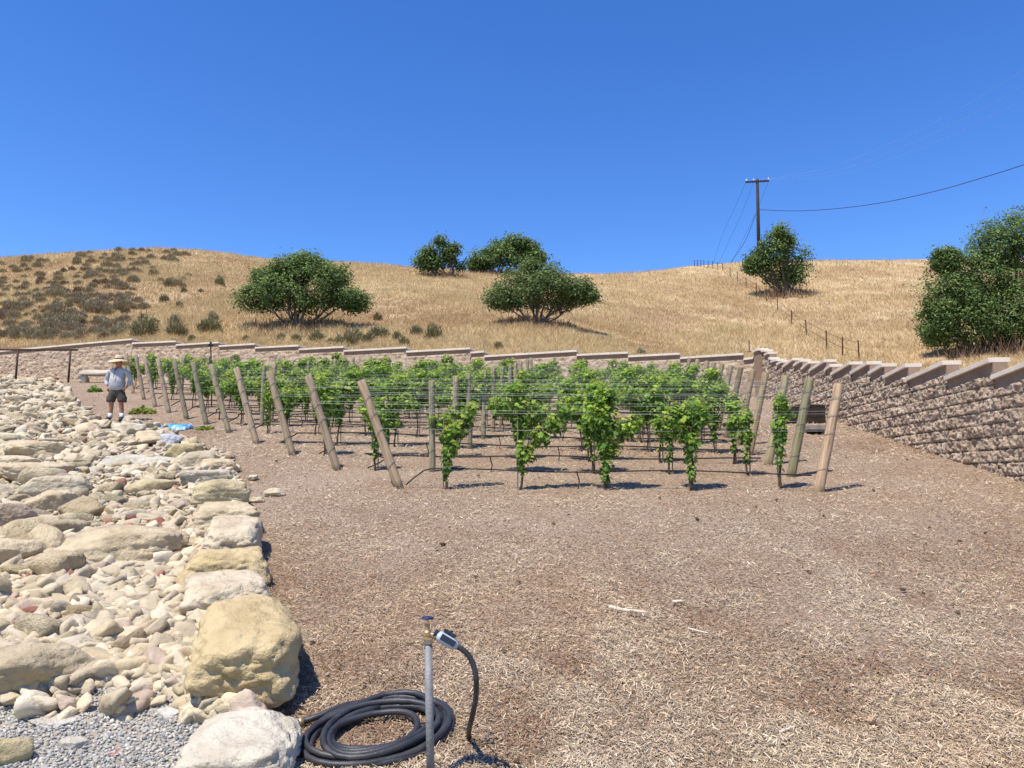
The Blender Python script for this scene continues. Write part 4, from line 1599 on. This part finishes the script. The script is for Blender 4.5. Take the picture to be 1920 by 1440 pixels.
def shrub_mesh(seed, n, tall, wide, c0, c1):
    r = np.random.default_rng(seed)
    d = r.normal(size=(n, 3))
    d[:, 2] = np.abs(d[:, 2])
    d /= np.linalg.norm(d, axis=1)[:, None]
    rad = r.random(n) ** .4 * (1 + .35 * fbm(d * 2.5 + seed, 2, seed))
    C = d * rad[:, None] * np.array([wide, wide, tall])
    up = d * .7 + np.array([0, 0, .8]) + r.normal(0, .25, (n, 3))
    up /= np.linalg.norm(up, axis=1)[:, None]
    L = r.uniform(.10, .22, n)
    s = np.cross(up, r.normal(size=(n, 3)))
    s /= np.linalg.norm(s, axis=1)[:, None]
    s *= .028
    V = np.stack([C - s, C + s, C + up * L[:, None] + s * .4, C + up * L[:, None] - s * .4], 1)
    f = np.clip(r.random(n) * .8 + .25 * C[:, 2] / tall, 0, 1)[:, None]
    me = mesh_np('shrub', V.reshape(-1, 3), np.arange(4 * n).reshape(-1, 4), 4)
    vcol(me, np.repeat(np.array(c0) + (np.array(c1) - np.array(c0)) * f, 4, 0))
    me.materials.append(M['shrub'])
    return me


SG0, SG1 = (.23, .175, .10), (.47, .385, .235)
sage = [shrub_mesh(40 + k, 900, .62 + .1 * (k % 3), .62, SG0, SG1) for k in range(5)]
green = [shrub_mesh(60 + k, 600, .75, .42, (.15, .13, .06), (.38, .33, .16)) for k in range(3)]
brown = [shrub_mesh(70 + k, 450, .5, .5, (.17, .11, .065), (.34, .235, .145)) for k in range(3)]
shr = []
rs = random.Random(5)
# dense sage patch on the left hill, thinning to the right
tries = 0
while len(shr) < 215 and tries < 20000:
    tries += 1
    px, py = rs.uniform(0, 400), rs.uniform(468, 638)
    if py < np.interp(px, [0, 150, 300, 380], [486, 476, 469, 474]):
        continue
    lim = np.interp(py, [468, 490, 520, 560, 600, 638], [372, 330, 262, 240, 238, 236])
    fr = 1.0 if px < lim else .035
    if py < 545 and px < 150:
        fr *= np.interp(py, [470, 545], [.10, .8])
    if 500 < py < 545 and 262 < px < 345:
        fr = .25
    if rs.random() > fr:
        continue
    if any(abs(px - q[0]) < 9 and abs(py - q[1]) < 6 for q in shr):
        continue
    shr.append((px, py, rs.choice(sage if rs.random() < .85 else brown), rs.uniform(.42, .9), 'dusty sage bush'))
for (px, py, s) in [(270, 632, 1.5), (332, 628, 1.0), (392, 622, 1.25), (316, 537, .8), (308, 566, .7), (336, 575, .6), (396, 592, .5), (360, 640, .5), (461, 640, .5),
                    (595, 640, .9), (527, 637, .5), (668, 640, .8), (692, 642, .7), (711, 634, 1.0), (745, 638, .6), (708, 600, .7), (812, 636, 1.05), (782, 628, .7),
                    (757, 648, .6), (655, 648, .9), (636, 646, .6), (620, 644, .5), (555, 640, .5), (934, 655, .6), (1202, 668, .6), (412, 534, .9), (345, 548, .6), (290, 610, .6)]:
    shr.append((px, py, rs.choice(green), s, 'olive weedy bush'))
sb = [(440, 500), (500, 530), (530, 560), (560, 590), (590, 620), (620, 680)]
sbn = ['along the crest of the left hill', 'just under the left crest', 'across the upper middle of the slope', 'across the middle of the slope', 'low on the slope', 'right behind the wall coping']
for bi, (lo, hi) in enumerate([(440, 495), (495, 525), (525, 555), (555, 585), (585, 615), (615, 690)]):
    rsb = sorted([s for s in shr if lo <= s[1] < hi], key=lambda q: q[0])
    for j, (px, py, me, s, kind) in enumerate(rsb):
        p = hill_at(px, py)
        o = link('shrub', me)
        o.location = p - Vector((0, 0, .06))
        o.scale = (s * rs.uniform(.85, 1.2), s * rs.uniform(.85, 1.2), s * rs.uniform(.8, 1.1))
        o.rotation_euler = (0, 0, rs.uniform(0, 6.28))
        tag(o, f'{kind}, {ordw(j + 1)} bush from the left {sbn[bi]}', 'bush', 'scattered bushes on the dry hillside')

# wire fence climbing the slope
fpx = [(1343, 497), (1349, 496), (1357, 499), (1364, 500), (1380, 503), (1386, 508), (1391, 512), (1402, 516), (1411, 521), (1419, 528), (1431, 533), (1446, 541), (1459, 549), (1483, 606), (1512, 627),
       (1550, 652), (1580, 668), (1611, 680)]
fpx = [(1302, 500), (1308, 500), (1314, 500), (1320, 501), (1328, 502), (1336, 503), (1346, 505), (1355, 507), (1369, 520), (1383, 528), (1399, 540), (1418, 551), (1437, 565), (1458, 584), (1484, 608), (1512, 629), (1550, 653), (1580, 668), (1611, 675)]
root = empty('wire_fence', hill_at(*fpx[0]), 'rusty post and wire fence climbing the dry slope to the skyline', 'fence')
rl = root.location.copy()
tops = []
for i, (a, b) in enumerate(fpx):
    p = hill_at(a, b)
    hh = 1.15 * (.75 if i < 8 else 1)
    mb = MB()
    mb.tube([p - rl - Vector((0, 0, .1)), p - rl + Vector((.02 * (i % 3), 0, hh))], .042, 5)
    mb.build('fence_post', M['rust'], root)
    tops.append((p, hh))
for fr in (.45, .9):
    mb = MB()
    mb.tube([p - rl + Vector((0, 0, h_ * fr)) for p, h_ in tops], .012, 4)
    mb.build('fence_wire', M['rust'], root)
# lone T-post behind the back wall
p = hill_at(1405, 660)
mb = MB()
mb.tube([(0, 0, -.3), (0, 0, .75)], .03, 6)
mb.box((0, 0, .02), (.22, .05, .05))
o = mb.build('marker_post', M['rust'], None)
o.location = p
tag(o, 'single short dark post behind the back wall near the corner', 'post')

# ------------------------------------------------------------------ utility pole and its cables
YP = 93.0
pb, pt = P(1423, 500, YP), P(1420, 336, YP)
pb.z -= 1.0
root = empty('utility_pole', pb, 'dark wooden utility pole with a crossarm on the skyline', 'utility pole')
mb = MB()
mb.tube([Vector((0, 0, 0)), pt - pb], [.24, .17], 10)
mb.build('pole_shaft', M['pole'], root, smooth=True)
ca, cb_ = P(1398, 341.5, YP), P(1442, 339, YP - .2)
mb = MB()
dv = (cb_ - ca).normalized()
q = dv.to_track_quat('X', 'Z').to_matrix()
mb.box((ca + cb_) / 2 - pb, ((cb_ - ca).length, .14, .20), q)
mb.build('crossarm', M['pole'], root)
for a, b in ((1399.5, 338), (1413, 337.5), (1441, 335.5)):
    mb = MB()
    c = P(a, b, YP)
    mb.lathe([(.04, -.15), (.10, -.05), (.06, 0), (.11, .06), (.05, .14)], 10, c - pb)
    mb.build('insulator', M['porcelain'], root)


def cable(pts, r, mat, label, name='cable'):
    mb = MB()
    mb.tube(catmull(pts, 6), r, 5)
    o = mb.build(name, mat, None)
    return tag(o, label, 'cable', 'overhead cables')


cable([P(1422, 393, YP), P(1490, 395.5, 88), P(1570, 391, 83), P(1660, 379, 77), P(1760, 357, 71), P(1850, 331, 66), P(1920, 309, 62), P(2060, 262, 55), P(2300, 160, 46)], .034, M['cable'], 'thick black cable sagging from the pole to the right edge')
cable([P(1442, 335, YP), P(1560, 312, 86), P(1700, 255, 76), P(1800, 203, 70), P(1920, 130, 62), P(2100, 10, 52)], .006, M['palecable'], 'upper thin pale cable rising from the crossarm to the right')
cable([P(1414, 337, YP), P(1560, 322, 86), P(1700, 272, 76), P(1800, 226, 70), P(1920, 160, 62), P(2100, 50, 52)], .006, M['palecable'], 'middle thin pale cable rising from the crossarm to the right')
cable([P(1400, 338, YP), P(1560, 330, 86), P(1700, 288, 76), P(1800, 246, 70), P(1920, 185, 62), P(2100, 80, 52)], .005, M['palecable'], 'lowest thin pale cable rising from the crossarm to the right')
cable([P(1417, 402, YP), P(1397, 452, YP + 1), P(1370, 492, YP + 2)], .028, M['cable'], 'dark guy wire slanting from the pole down to the ridge', 'guy_wire')
cable([P(1399, 340, YP), P(1380, 385, YP + 3), P(1355, 440, YP + 7), P(1335, 500, YP + 12)], .014, M['cable'], 'leftmost faint cable dropping from the crossarm behind the ridge')
cable([P(1413, 340, YP), P(1395, 390, YP + 3), P(1370, 445, YP + 7), P(1345, 500, YP + 12)], .014, M['cable'], 'middle faint cable dropping from the crossarm behind the ridge')
cable([P(1441, 340, YP), P(1420, 393, YP + 3), P(1390, 455, YP + 7), P(1368, 500, YP + 12)], .014, M['cable'], 'rightmost faint cable dropping from the crossarm behind the ridge')


# ------------------------------------------------------------------ standpipe, valve, timer, hoses
sb_ = G(809, 1475)
YS = sb_.y


def SPt(px, py, dy=0.0):
    return P(px, py, YS + dy)


root = empty('standpipe', sb_, 'grey galvanized water standpipe with a brass tap and blue handwheel', 'standpipe')
L_ = lambda v: v - sb_
topp = SPt(803, 1207)
pr = 7.2 / F * YS
mb = MB()
mb.tube([L_(sb_ + Vector((0, 0, -.1))), L_(topp)], pr, 16)
mb.build('pipe', M['pipe'], root, smooth=True)
mb = MB()
mb.tube([L_(SPt(803, 1207)), L_(SPt(802.8, 1197))], [pr * 1.12, pr * 1.15], 16)
mb.build('thread_tape', M['pipe_wrap'], root, smooth=True)
s_ = YS / F
mb = MB()
c = L_(SPt(801, 1190))
mb.lathe([(8.5 * s_, -9 * s_), (8.5 * s_, -5 * s_), (7.0 * s_, -4.5 * s_), (8.2 * s_, 0), (7.5 * s_, 5 * s_), (4.5 * s_, 8 * s_), (4.2 * s_, 15 * s_), (5 * s_, 15.5 * s_), (5 * s_, 19 * s_), (3 * s_, 19.5 * s_), (2 * s_, 24 * s_), (1.6 * s_, 28 * s_)], 18, c)
mb.tube([c, c + Vector((9 * s_, 0, 0)), c + Vector((17 * s_, -.005, -3 * s_))], [5.5 * s_, 5 * s_, 5.6 * s_], 14)
mb.box(c + Vector((0, 0, -6.5 * s_)), (19 * s_, 19 * s_, 4 * s_))
tap = mb.build('tap_body', M['brass'], root, bevel=.0012)
hw = c + Vector((0, 0, 29.5 * s_))
mb = MB()
R_ = 9.2 * s_
ring = [hw + Vector((R_ * (1 + .07 * math.cos(5 * a)) * math.cos(a), R_ * (1 + .07 * math.cos(5 * a)) * math.sin(a), 0)) for a in np.linspace(0, 2 * math.pi, 41)]
mb.tube(ring, 1.9 * s_, 8, cap=False)
for a in range(5):
    an = a * 2 * math.pi / 5
    mb.tube([hw, hw + Vector((R_ * math.cos(an), R_ * math.sin(an), 0))], 1.4 * s_, 6)
mb.lathe([(3 * s_, -2 * s_), (3 * s_, 2 * s_)], 10, hw)
mb.build('handwheel', M['wheel'], tap, smooth=True)
# hose timer hanging on the tap
tA, tB = SPt(815, 1187), SPt(858, 1213)
ax = (tB - tA)
tl = ax.length
qq = ax.to_track_quat('Z', 'Y').to_matrix()
troot = empty('hose_timer', tA, 'grey and navy electronic hose timer screwed onto the tap', 'hose timer')
mb = MB()
prof = [(5.5, 0), (7, .06), (7, .1), (10.5, .16), (12.5, .26), (13, .5), (12.6, .75), (11, .88), (7.5, .95), (6, 1.0)]
mb.lathe([(a * s_, b * tl) for a, b in prof], 20, (0, 0, 0), qq, sx=1.0, sy=.8)
hous = mb.build('housing', M['timer'], troot, smooth=True)
mb = MB()
mb.lathe([(6.5 * s_, -.03 * tl), (7.6 * s_, .0), (7.6 * s_, .14 * tl), (6.4 * s_, .15 * tl)], 12, (0, 0, 0), qq)
mb.build('coupling', M['timerdark'], troot)
camdir = (CAM - tA).normalized()
up_ = qq @ Vector((1, 0, 0))
perp = ax.normalized().cross(camdir).normalized()
frontn = perp.cross(ax.normalized()).normalized()
if frontn.dot(camdir) < 0:
    frontn = -frontn
if perp.z < 0:
    perp = -perp
Mx = Matrix((perp, frontn, ax.normalized())).transposed()
mb = MB()
mb.box(ax * .56 + frontn * 10.2 * s_ + perp * 1 * s_, (11 * s_, 6 * s_, tl * .60), Mx)
mb.build('control_panel', M['timerdark'], hous, bevel=.003)
mb = MB()
mb.box(ax * .50 + perp * 13.5 * s_, (6 * s_, 13 * s_, tl * .52), Mx)
mb.build('battery_cover', M['timerdark'], hous, bevel=.003)
# feed hose down into the mulch
hr = 5.0 * s_
hp = [SPt(856, 1212), SPt(866, 1217), SPt(878, 1228), SPt(888, 1248), SPt(893, 1275), SPt(892, 1310, .05), SPt(885, 1345, .12)]
gnd = G(879, 1383)
hp += [gnd.lerp(hp[-1], .35) + Vector((-.005, 0, 0)), gnd + Vector((0, 0, -.03))]
mb = MB()
mb.tube(catmull(hp, 6), hr, 12)
o = mb.build('feed_hose', M['hose'], None, smooth=True)
tag(o, 'short black hose curving from the timer down into the mulch', 'hose')
# the coil
cc0 = G(708, 1383)
Rx_ = 118 / F * cc0.y
pts = []
loops = [(1.12, 1.10, 0, 0, .028), (.96, .88, .05, .08, .03), (1.07, 1.04, .02, -.08, .055), (.80, .74, .14, .05, .035), (1.0, .82, -.08, -.10, .07), (.76, .92, .08, .06, .075), (.62, .60, -.06, -.10, .055), (.72, .66, .06, .04, .05)]
r_ = random.Random(3)
ang0 = math.radians(88)
N_ = 26
for li, (ra, rb, ox, oy, hz) in enumerate(loops):
    nx = loops[min(li + 1, len(loops) - 1)]
    for k in range(N_):
        f = k / N_
        a = ang0 - 2 * math.pi * f
        sm = f * f * (3 - 2 * f)
        A_ = ra + (nx[0] - ra) * sm
        B_ = rb + (nx[1] - rb) * sm
        X_ = ox + (nx[2] - ox) * sm
        Y_ = oy + (nx[3] - oy) * sm
        Z_ = hz + (nx[4] - hz) * sm
        x = cc0.x + Rx_ * (A_ * math.cos(a) + X_)
        y = cc0.y + Rx_ * (B_ * math.sin(a) * .98 + Y_) + .26 * (x - cc0.x)
        pts.append(Vector((x, y, SLOPE * y + Z_ + .006 * math.sin(a * 3 + li))))
tail = [G(567, 1353, .03), G(600, 1342, .05), G(650, 1322, .06)]
mb = MB()
allp = tail + pts
mb.tube(catmull(allp[:6], 3)[:-1] + allp[5:], 5.9 / F * cc0.y, 12)
hc = empty('hose_coil', cc0, 'thick black rubber hose lying coiled around the standpipe foot', 'hose')
o = mb.build('hose', M['hose'], None, smooth=True)
o.parent = hc
o.matrix_parent_inverse = Matrix.Translation(-hc.location)
mb = MB()
mb.tube([tail[0] + (tail[0] - tail[1]).normalized() * .03, tail[0] + (tail[1] - tail[0]) * .1], 8.4 / F * cc0.y, 12)
o = mb.build('coupling', M['brass'], None, smooth=True)
o.parent = hc
o.matrix_parent_inverse = Matrix.Translation(-hc.location)

# mulch heap where the feed hose enters
m1 = G(905, 1392)
V, Fc = rock_shape(991, 4, (.13, .12, .055), nplanes=20, blend=4, rough=.25)
me = mesh_np('soil_heap', V, Fc, 3, True)
o = link('soil_heap', me, M['mulch'])
o.location = (m1.x, m1.y, SLOPE * m1.y)
tag(o, 'little heap of scraped mulch beside the feed hose foot', 'soil heap')
# sticks on the mulch
for pts_, r0, lab in (([(1143, 1138), (1165, 1143), (1190, 1146), (1213, 1148)], .017, 'curved bleached stick lying on the mulch in the middle foreground'),
                      ([(1290, 1178), (1305, 1182), (1328, 1187)], .007, 'short thin pale stick on the mulch right of the curved stick'),
                      ([(1462, 1373), (1480, 1366), (1490, 1362)], .009, 'flat pale splinter on the mulch near the bottom edge')):
    mb = MB()
    pp = [G(a, b, .03 + .006 * k) for k, (a, b) in enumerate(pts_)]
    mb.tube(catmull(pp, 4), [r0 * (1 - .5 * k / (len(pp) * 4)) for k in range(len(catmull(pp, 4)))], 7)
    tag(mb.build('stick', M['twig'], None, smooth=True), lab, 'stick')
g = G(1272, 1135)
V, Fc = rock_shape(881, 3, (.11, .06, .035), nplanes=8, blend=14)
me = mesh_np('wood_chunk', V, Fc, 3, False)
o = link('wood_chunk', me, M['twig'])
o.location = (g.x, g.y, g.z + .01)
tag(o, 'pale chunk of wood on the mulch just right of the curved stick', 'wood chunk')

# ------------------------------------------------------------------ far left: pipe railing and stone bench
g0, g1 = G(128, 717), G(29, 716)
zt = P(128, 656, g0.y).z - g0.z
root = empty('pipe_railing', g0, 'dark steel pipe railing in front of the wall at the far left', 'railing')
for g in (g0, g1, g1 + (g1 - g0), g1 + 2 * (g1 - g0)):
    mb = MB()
    mb.tube([g - g0 - Vector((0, 0, .15)), g - g0 + Vector((0, 0, zt))], .05, 8)
    mb.build('post', M['rust'], root, smooth=True)
mb = MB()
e0 = g0 + (g0 - g1).normalized() * .38
mb.tube([e0 - g0 + Vector((0, 0, zt)), 3.1 * (g1 - g0) + Vector((0, 0, zt))], .05, 8)
mb.build('top_rail', M['rust'], root, smooth=True)

bg0 = G(172, 717)
kk = bg0.y / F
root = empty('stone_bench', bg0, 'low stone slab bench against the back wall, behind the man', 'bench')
V, Fc = rock_shape(610, 4, (72 * kk, 26 * kk, 9.5 * kk), nplanes=3, blend=14, flat=.8, rough=.03, box=1.0)
me = mesh_np('seat_slab', V, Fc, 3, True)
o = link('seat_slab', me, M['stone'], root)
o.location = (12 * kk, 0, 12.5 * kk)
for s in (-1, 1):
    V, Fc = rock_shape(611 + s, 3, (13 * kk, 20 * kk, 15 * kk), nplanes=3, blend=14, rough=.03, box=1.0)
    me = mesh_np('support', V, Fc, 3, True)
    o = link('support', me, M['stone'], root)
    o.location = (12 * kk + s * 26 * kk, 0, -.05)

# sprinkler riser behind the third post
g = G(397, 762)
mb = MB()
zt = P(393, 648, g.y).z - g.z
root = empty('sprinkler_riser', g, 'thin dark sprinkler riser standing up behind the left posts', 'sprinkler')
mb.tube([(0, 0, -.1), (-.05, 0, zt * .5), (-.13, 0, zt)], .02, 6)
mb.build('riser', M['rust'], root)
mb = MB()
mb.tube([(-.20, 0, zt + .02), (-.13, 0, zt + .04), (-.05, 0, zt + .0)], [.035, .05, .03], 8)
mb.tube([(-.13, 0, zt - .03), (-.13, 0, zt + .12)], .035, 8)
mb.build('sprinkler_head', M['drip'], root)

# ------------------------------------------------------------------ cut vine heaps, blue bag
def leaf_heap(px, py, w_px, h_px, label, seed, n, yellow=.5):
    g = G(px, py)
    r = np.random.default_rng(seed)
    k = g.y / F
    a = r.uniform(0, 6.28, n)
    rad = np.sqrt(r.random(n))
    C = np.stack([rad * np.cos(a) * w_px * k / 2, rad * np.sin(a) * w_px * k / 2.2, r.random(n) * h_px * k * (1 - rad * .8) + .02], 1)
    N = r.normal(0, .5, (n, 3)) + np.array([0, 0, 1.0])
    t = r.random(n)[:, None]
    col = (np.array([.10, .20, .03]) * (1 - t) + np.array([.30, .36, .05]) * t) * (1 - yellow * .3) + np.array([.3, .3, .06]) * yellow * .3
    me = leaves_mesh('leaf_heap', C, N, r.uniform(.12, .19, n), col, r)
    o = link('leaf_heap', me)
    o.location = g
    o.rotation_euler = (math.atan(SLOPE), 0, 0)
    tag(o, label, 'leaf heap', 'heaps of pruned vine leaves')


leaf_heap(267, 775, 46, 14, 'yellow-green heap of pruned leaves between the man and the posts', 31, 170, .8)
leaf_heap(384, 806, 30, 8, 'thin scatter of pruned leaves at the foot of a leaning post', 32, 70, .5)
leaf_heap(178, 735, 26, 18, 'dark green heap of cut leaves beside the man, by the bench', 33, 120, 0)
leaf_heap(290, 716, 14, 6, 'small bright yellow-green leaf clump behind the left posts', 34, 40, 1.0)

g = G(329, 805)
k = g.y / F
nx_, ny_ = 40, 16
Vb = []
rb_ = np.random.default_rng(9)
for i in range(nx_):
    for j in range(ny_):
        u, v = i / (nx_ - 1) * 2 - 1, j / (ny_ - 1) * 2 - 1
        prof = max(0.0, (1 - abs(u) ** 6)) * max(0.0, (1 - v * v)) ** .5
        zz = prof * .08 + .0
        wob = 1 + .12 * math.sin(u * 9) * v
        Vb.append((u * 27 * k, v * .26 * wob, zz))
Vb = np.array(Vb)
nzb = fbm(np.stack([Vb[:, 0] * 7, Vb[:, 1] * 9, Vb[:, 0] * 0], 1), 4, 77)
Vb[:, 2] += (.035 * nzb + .02) * (Vb[:, 2] > .01) + .02
ib = np.arange(nx_ * ny_).reshape(nx_, ny_)
q = np.stack([ib[:-1, :-1], ib[1:, :-1], ib[1:, 1:], ib[:-1, 1:]], -1).reshape(-1, 4)
root = empty('plastic_bag', g, 'crumpled bright blue plastic bag lying flat on the mulch', 'bag')
root.rotation_euler = (math.atan(SLOPE), 0, -.04)
me = mesh_np('bag_body', Vb, q, 4, True)
link('bag_body', me, M['blue'], root)
mb = MB()
mb.tube([(24 * k, 0, .05), (28 * k, .05, .09), (30 * k, .02, .05)], [.03, .06, .02], 8)
mb.build('tied_end', M['blue'], root, smooth=True)

# ------------------------------------------------------------------ wooden planters and grate by the right wall
g = G(1506, 791)
k = g.y / F
root = empty('wooden_planter', g, 'dark weathered timber planter box against the right wall', 'planter', rz=.12)


def planter(x0, x1, yd, z0, z1, nm):
    mb = MB()
    th = .05
    mb.box(((x0 + x1) / 2, -yd, (z0 + z1) / 2), (x1 - x0, th, z1 - z0))
    mb.box(((x0 + x1) / 2, yd, (z0 + z1) / 2), (x1 - x0, th, z1 - z0))
    mb.box((x0 + th / 2, 0, (z0 + z1) / 2), (th, 2 * yd - th - .004, z1 - z0))
    mb.box((x1 - th / 2, 0, (z0 + z1) / 2), (th, 2 * yd - th - .004, z1 - z0))
    mb.build(nm, M['woodbox'], root, bevel=.005)
    m2 = MB()
    m2.box(((x0 + x1) / 2, 0, z0 + (z1 - z0) * .35), (x1 - x0 - 2 * th - .01, 2 * yd - th - .02, (z1 - z0) * .6))
    m2.build('soil_fill', M['mulch'], root)


planter(-.30, .40, .40, -.05, .42, 'tall_box')
planter(-.66, -.32, .36, -.05, .24, 'low_box')
mb = MB()
for i_ in range(4):
    mb.box((-.30, -.455, .03 + i_ * .105), (.08, .05, .10))
mb.build('corner_brace', M['woodbox'], root)
g = G(1533, 813)
k = g.y / F
root = empty('seedling_tray', g, 'small grey slatted tray on the mulch in front of the planter', 'tray')
mb = MB()
wd = 44 * k
mb.box((0, 0, .05), (wd, .42, .05))
mb.build('base', M['woodbox'], root, bevel=.004)
mb = MB()
for a in (-1, 1):
    mb.box((0, a * .19, .13), (wd - .02, .03, .10))
    mb.box((a * (wd / 2 - .02), 0, .13), (.03, .34, .10))
mb.build('rim', M['grate'], root, bevel=.003)
mb = MB()
for i_ in range(11):
    mb.box((-wd / 2 + .06 + i_ * (wd - .12) / 10, 0, .15), (.018, .34, .03))
for j_ in range(4):
    mb.box((0, -.12 + j_ * .08, .178), (wd - .08, .012, .02))
mb.build('grille', M['grate'], root)

# ------------------------------------------------------------------ the man
def skin(name, V, E, R, mat, parent, root=0, sub=2, post=None):
    me = bpy.data.meshes.new(name)
    me.from_pydata(V, E, [])
    o = bpy.data.objects.new(name, me)
    COL.objects.link(o)
    md = o.modifiers.new('s', 'SKIN')
    md.branch_smoothing = .6
    for i, sv in enumerate(me.skin_vertices[0].data):
        r = R[i]
        sv.radius = r if hasattr(r, '__len__') else (r, r)
        sv.use_root = (i == root)
    ms = o.modifiers.new('u', 'SUBSURF')
    ms.levels = sub
    ms.render_levels = sub
    dg_ = bpy.context.evaluated_depsgraph_get()
    dg_.update()
    ev = o.evaluated_get(dg_)
    nm = bpy.data.meshes.new_from_object(ev)
    bpy.data.objects.remove(o)
    for p_ in nm.polygons:
        p_.use_smooth = True
    nm.materials.clear()
    nm.materials.append(mat)
    if post:
        for v in nm.vertices:
            v.co = post(v.co)
    nm.name = name
    return link(name, nm, None, parent)


mp_ = G(216, 791)
root = empty('person', mp_, 'man in pale shirt and dark shorts standing at the edge of the stones', 'person')
LXa, RXa = -.165, .165      # his feet, in picture left and right
V, E, R = [], [], []


def nd(p, r, par=None):
    V.append(p)
    R.append(r)
    if par is not None:
        E.append((par, len(V) - 1))
    return len(V) - 1


pel = nd((0, 0, .90), (.13, .10))
bel = nd((0, -.02, 1.08), (.12, .095), pel)
chs = nd((0, .0, 1.25), (.12, .075), bel)
shl = nd((0, .01, 1.36), (.085, .055), chs)
nck = nd((0, -.005, 1.46), .06, shl)
jaw = nd((0, -.02, 1.53), (.075, .085), nck)
hed = nd((0, -.01, 1.62), (.083, .095), jaw)
crn = nd((0, 0, 1.69), (.06, .07), hed)
nose = nd((0, -.115, 1.575), .014, jaw)
for s in (-1, 1):
    e = nd((s * .085, 0, 1.575), .018, jaw)
for s, fx in ((-1, LXa), (1, RXa)):
    hp_ = nd((s * .10, 0, .86), .105, pel)
    kn = nd((s * .13, -.01, .49), .062, hp_)
    cf = nd((s * .14, .015, .33), .062, kn)
    an = nd((fx * .95, .02, .10), .038, cf)
    ft = nd((fx, -.03, .045), .038, an)
    te_ = nd((fx + s * .02, -.15, .03), .032, ft)
    sh = nd((s * .19, .01, 1.35), .045, shl)
    el_ = nd((s * .325, .06, 1.13), .038, sh)
    wr = nd((s * .27, -.02, .935), .03, el_)
    pm = nd((s * .235, -.055, .88), (.035, .02), wr)
    for q_ in range(4):
        k1 = nd((s * (.215 - .0 * q_), -.085 + .02 * q_, .835 + .004 * q_), .010, pm)
        nd((s * .198, -.09 + .021 * q_, .79 + .006 * abs(q_ - 1.5)), .008, k1)
    tk = nd((s * .215, -.10, .87), .011, pm)
    nd((s * .195, -.115, .845), .009, tk)
skin('body', V, E, R, M['skin'], root, pel)

# shirt: torso and long sleeves
V, E, R = [], [], []
a = nd((0, 0, .80), (.215, .165))
b = nd((0, -.02, .95), (.225, .18), a)
c = nd((0, -.03, 1.10), (.228, .182), b)
d = nd((0, -.02, 1.25), (.215, .155), c)
e = nd((0, 0, 1.38), (.175, .125), d)
f = nd((0, 0, 1.47), .075, e)
for s in (-1, 1):
    sh = nd((s * .20, 0, 1.345), .085, e)
    m1_ = nd((s * .275, .03, 1.23), .070, sh)
    el_ = nd((s * .325, .06, 1.12), .062, m1_)
    wr = nd((s * .275, -.01, .95), .052, el_)
shirt = skin('shirt', V, E, R, M['shirt'], root, a, post=lambda co: co + Vector((.006 * math.sin(co.z * 40 + co.x * 21), .008 * math.sin(co.z * 33 + co.x * 30), 0)))
mb = MB()
mb.tube([(-.05, -.105, 1.44), (0, -.165, 1.36), (.0, -.215, 1.24), (0, -.222, 1.15)], .008, 6)
mb.tube([(.05, -.105, 1.44), (0, -.165, 1.36)], .008, 6)
mb.build('neck_cord', M['dark'], root)
V, E, R = [], [], []
a = nd((0, 0, .98), (.185, .150))
b = nd((0, 0, .80), (.19, .150), a)
for s in (-1, 1):
    h1 = nd((s * .125, 0, .70), .128, b)
    h2 = nd((s * .145, -.005, .60), .122, h1)
    h3 = nd((s * .155, -.005, .50), .118, h2)
shorts = skin('shorts', V, E, R, M['shorts'], root, a)
for s in (-1, 1):
    mb = MB()
    mb.box((s * .215, 0, .60), (.05, .15, .16))
    mb.build('cargo_pocket', M['shorts'], shorts, bevel=.01)
for s, fx in ((-1, LXa), (1, RXa)):
    mb = MB()
    mb.tube([(fx * .95, .018, .09), (fx * .93, .02, .15), (fx * .92, .018, .23)], [.050, .050, .057], 12)
    mb.build('sock', M['sock'], root, smooth=True)
    V, E, R = [], [], []
    k0 = nd((fx * .97, .035, .075), (.058, .058))
    k2 = nd((fx * .96, .02, .13), (.055, .058), k0)
    k1 = nd((fx + s * .015, -.09, .045), (.052, .048), k0)
    k3 = nd((fx + s * .035, -.17, .035), (.045, .036), k1)
    skin('shoe', V, E, R, M['shoe'], root, k0)
# hat
ht = empty('straw_hat', mp_ + Vector((0, 0, 1.63)), 'wide-brimmed pale straw hat worn by the man', 'hat')
mb = MB()
prof = [(.28, -.055), (.285, -.045), (.22, -.005), (.15, .02), (.112, .03), (.108, .09), (.098, .125), (.06, .148), (.01, .152)]
mb.lathe(prof, 36, (0, 0, 0), None, sx=1.0, sy=1.0, cap=False)
prof2 = [(.28, -.058), (.22, -.012), (.15, .012), (.104, .02), (.10, .085), (.09, .118), (.05, .14), (.01, .144)]
mb.lathe(prof2, 36, (0, 0, 0), None, cap=False)
o = mb.build('crown_and_brim', M['straw'], ht, smooth=True)
for v in o.data.vertices:
    rr_ = math.hypot(v.co.x, v.co.y)
    if rr_ > .13:
        v.co.z += .03 * math.cos(2 * math.atan2(v.co.y, v.co.x) + .5) * (rr_ - .13) / .15 - .02 * (abs(v.co.x) > .2)
mb = MB()
mb.lathe([(.1135, .032), (.1125, .06)], 30, cap=False)
mb.build('hat_band', M['dark'], ht)
for s in (-1, 1):
    mb = MB()
    mb.lathe([(.001, -.009), (.011, -.004), (.011, .004), (.001, .009)], 8, (s * .032, -.102, 1.60))
    mb.build('eye', M['dark'], root, smooth=True)
mb = MB()
mb.box((0, -.104, 1.53), (.045, .008, .007))
mb.build('mouth', M['rust'], root)
print('VINES', nv, 'FILL', NFILL, 'SHRUBS', len(shr), 'OBJ', len(bpy.data.objects))
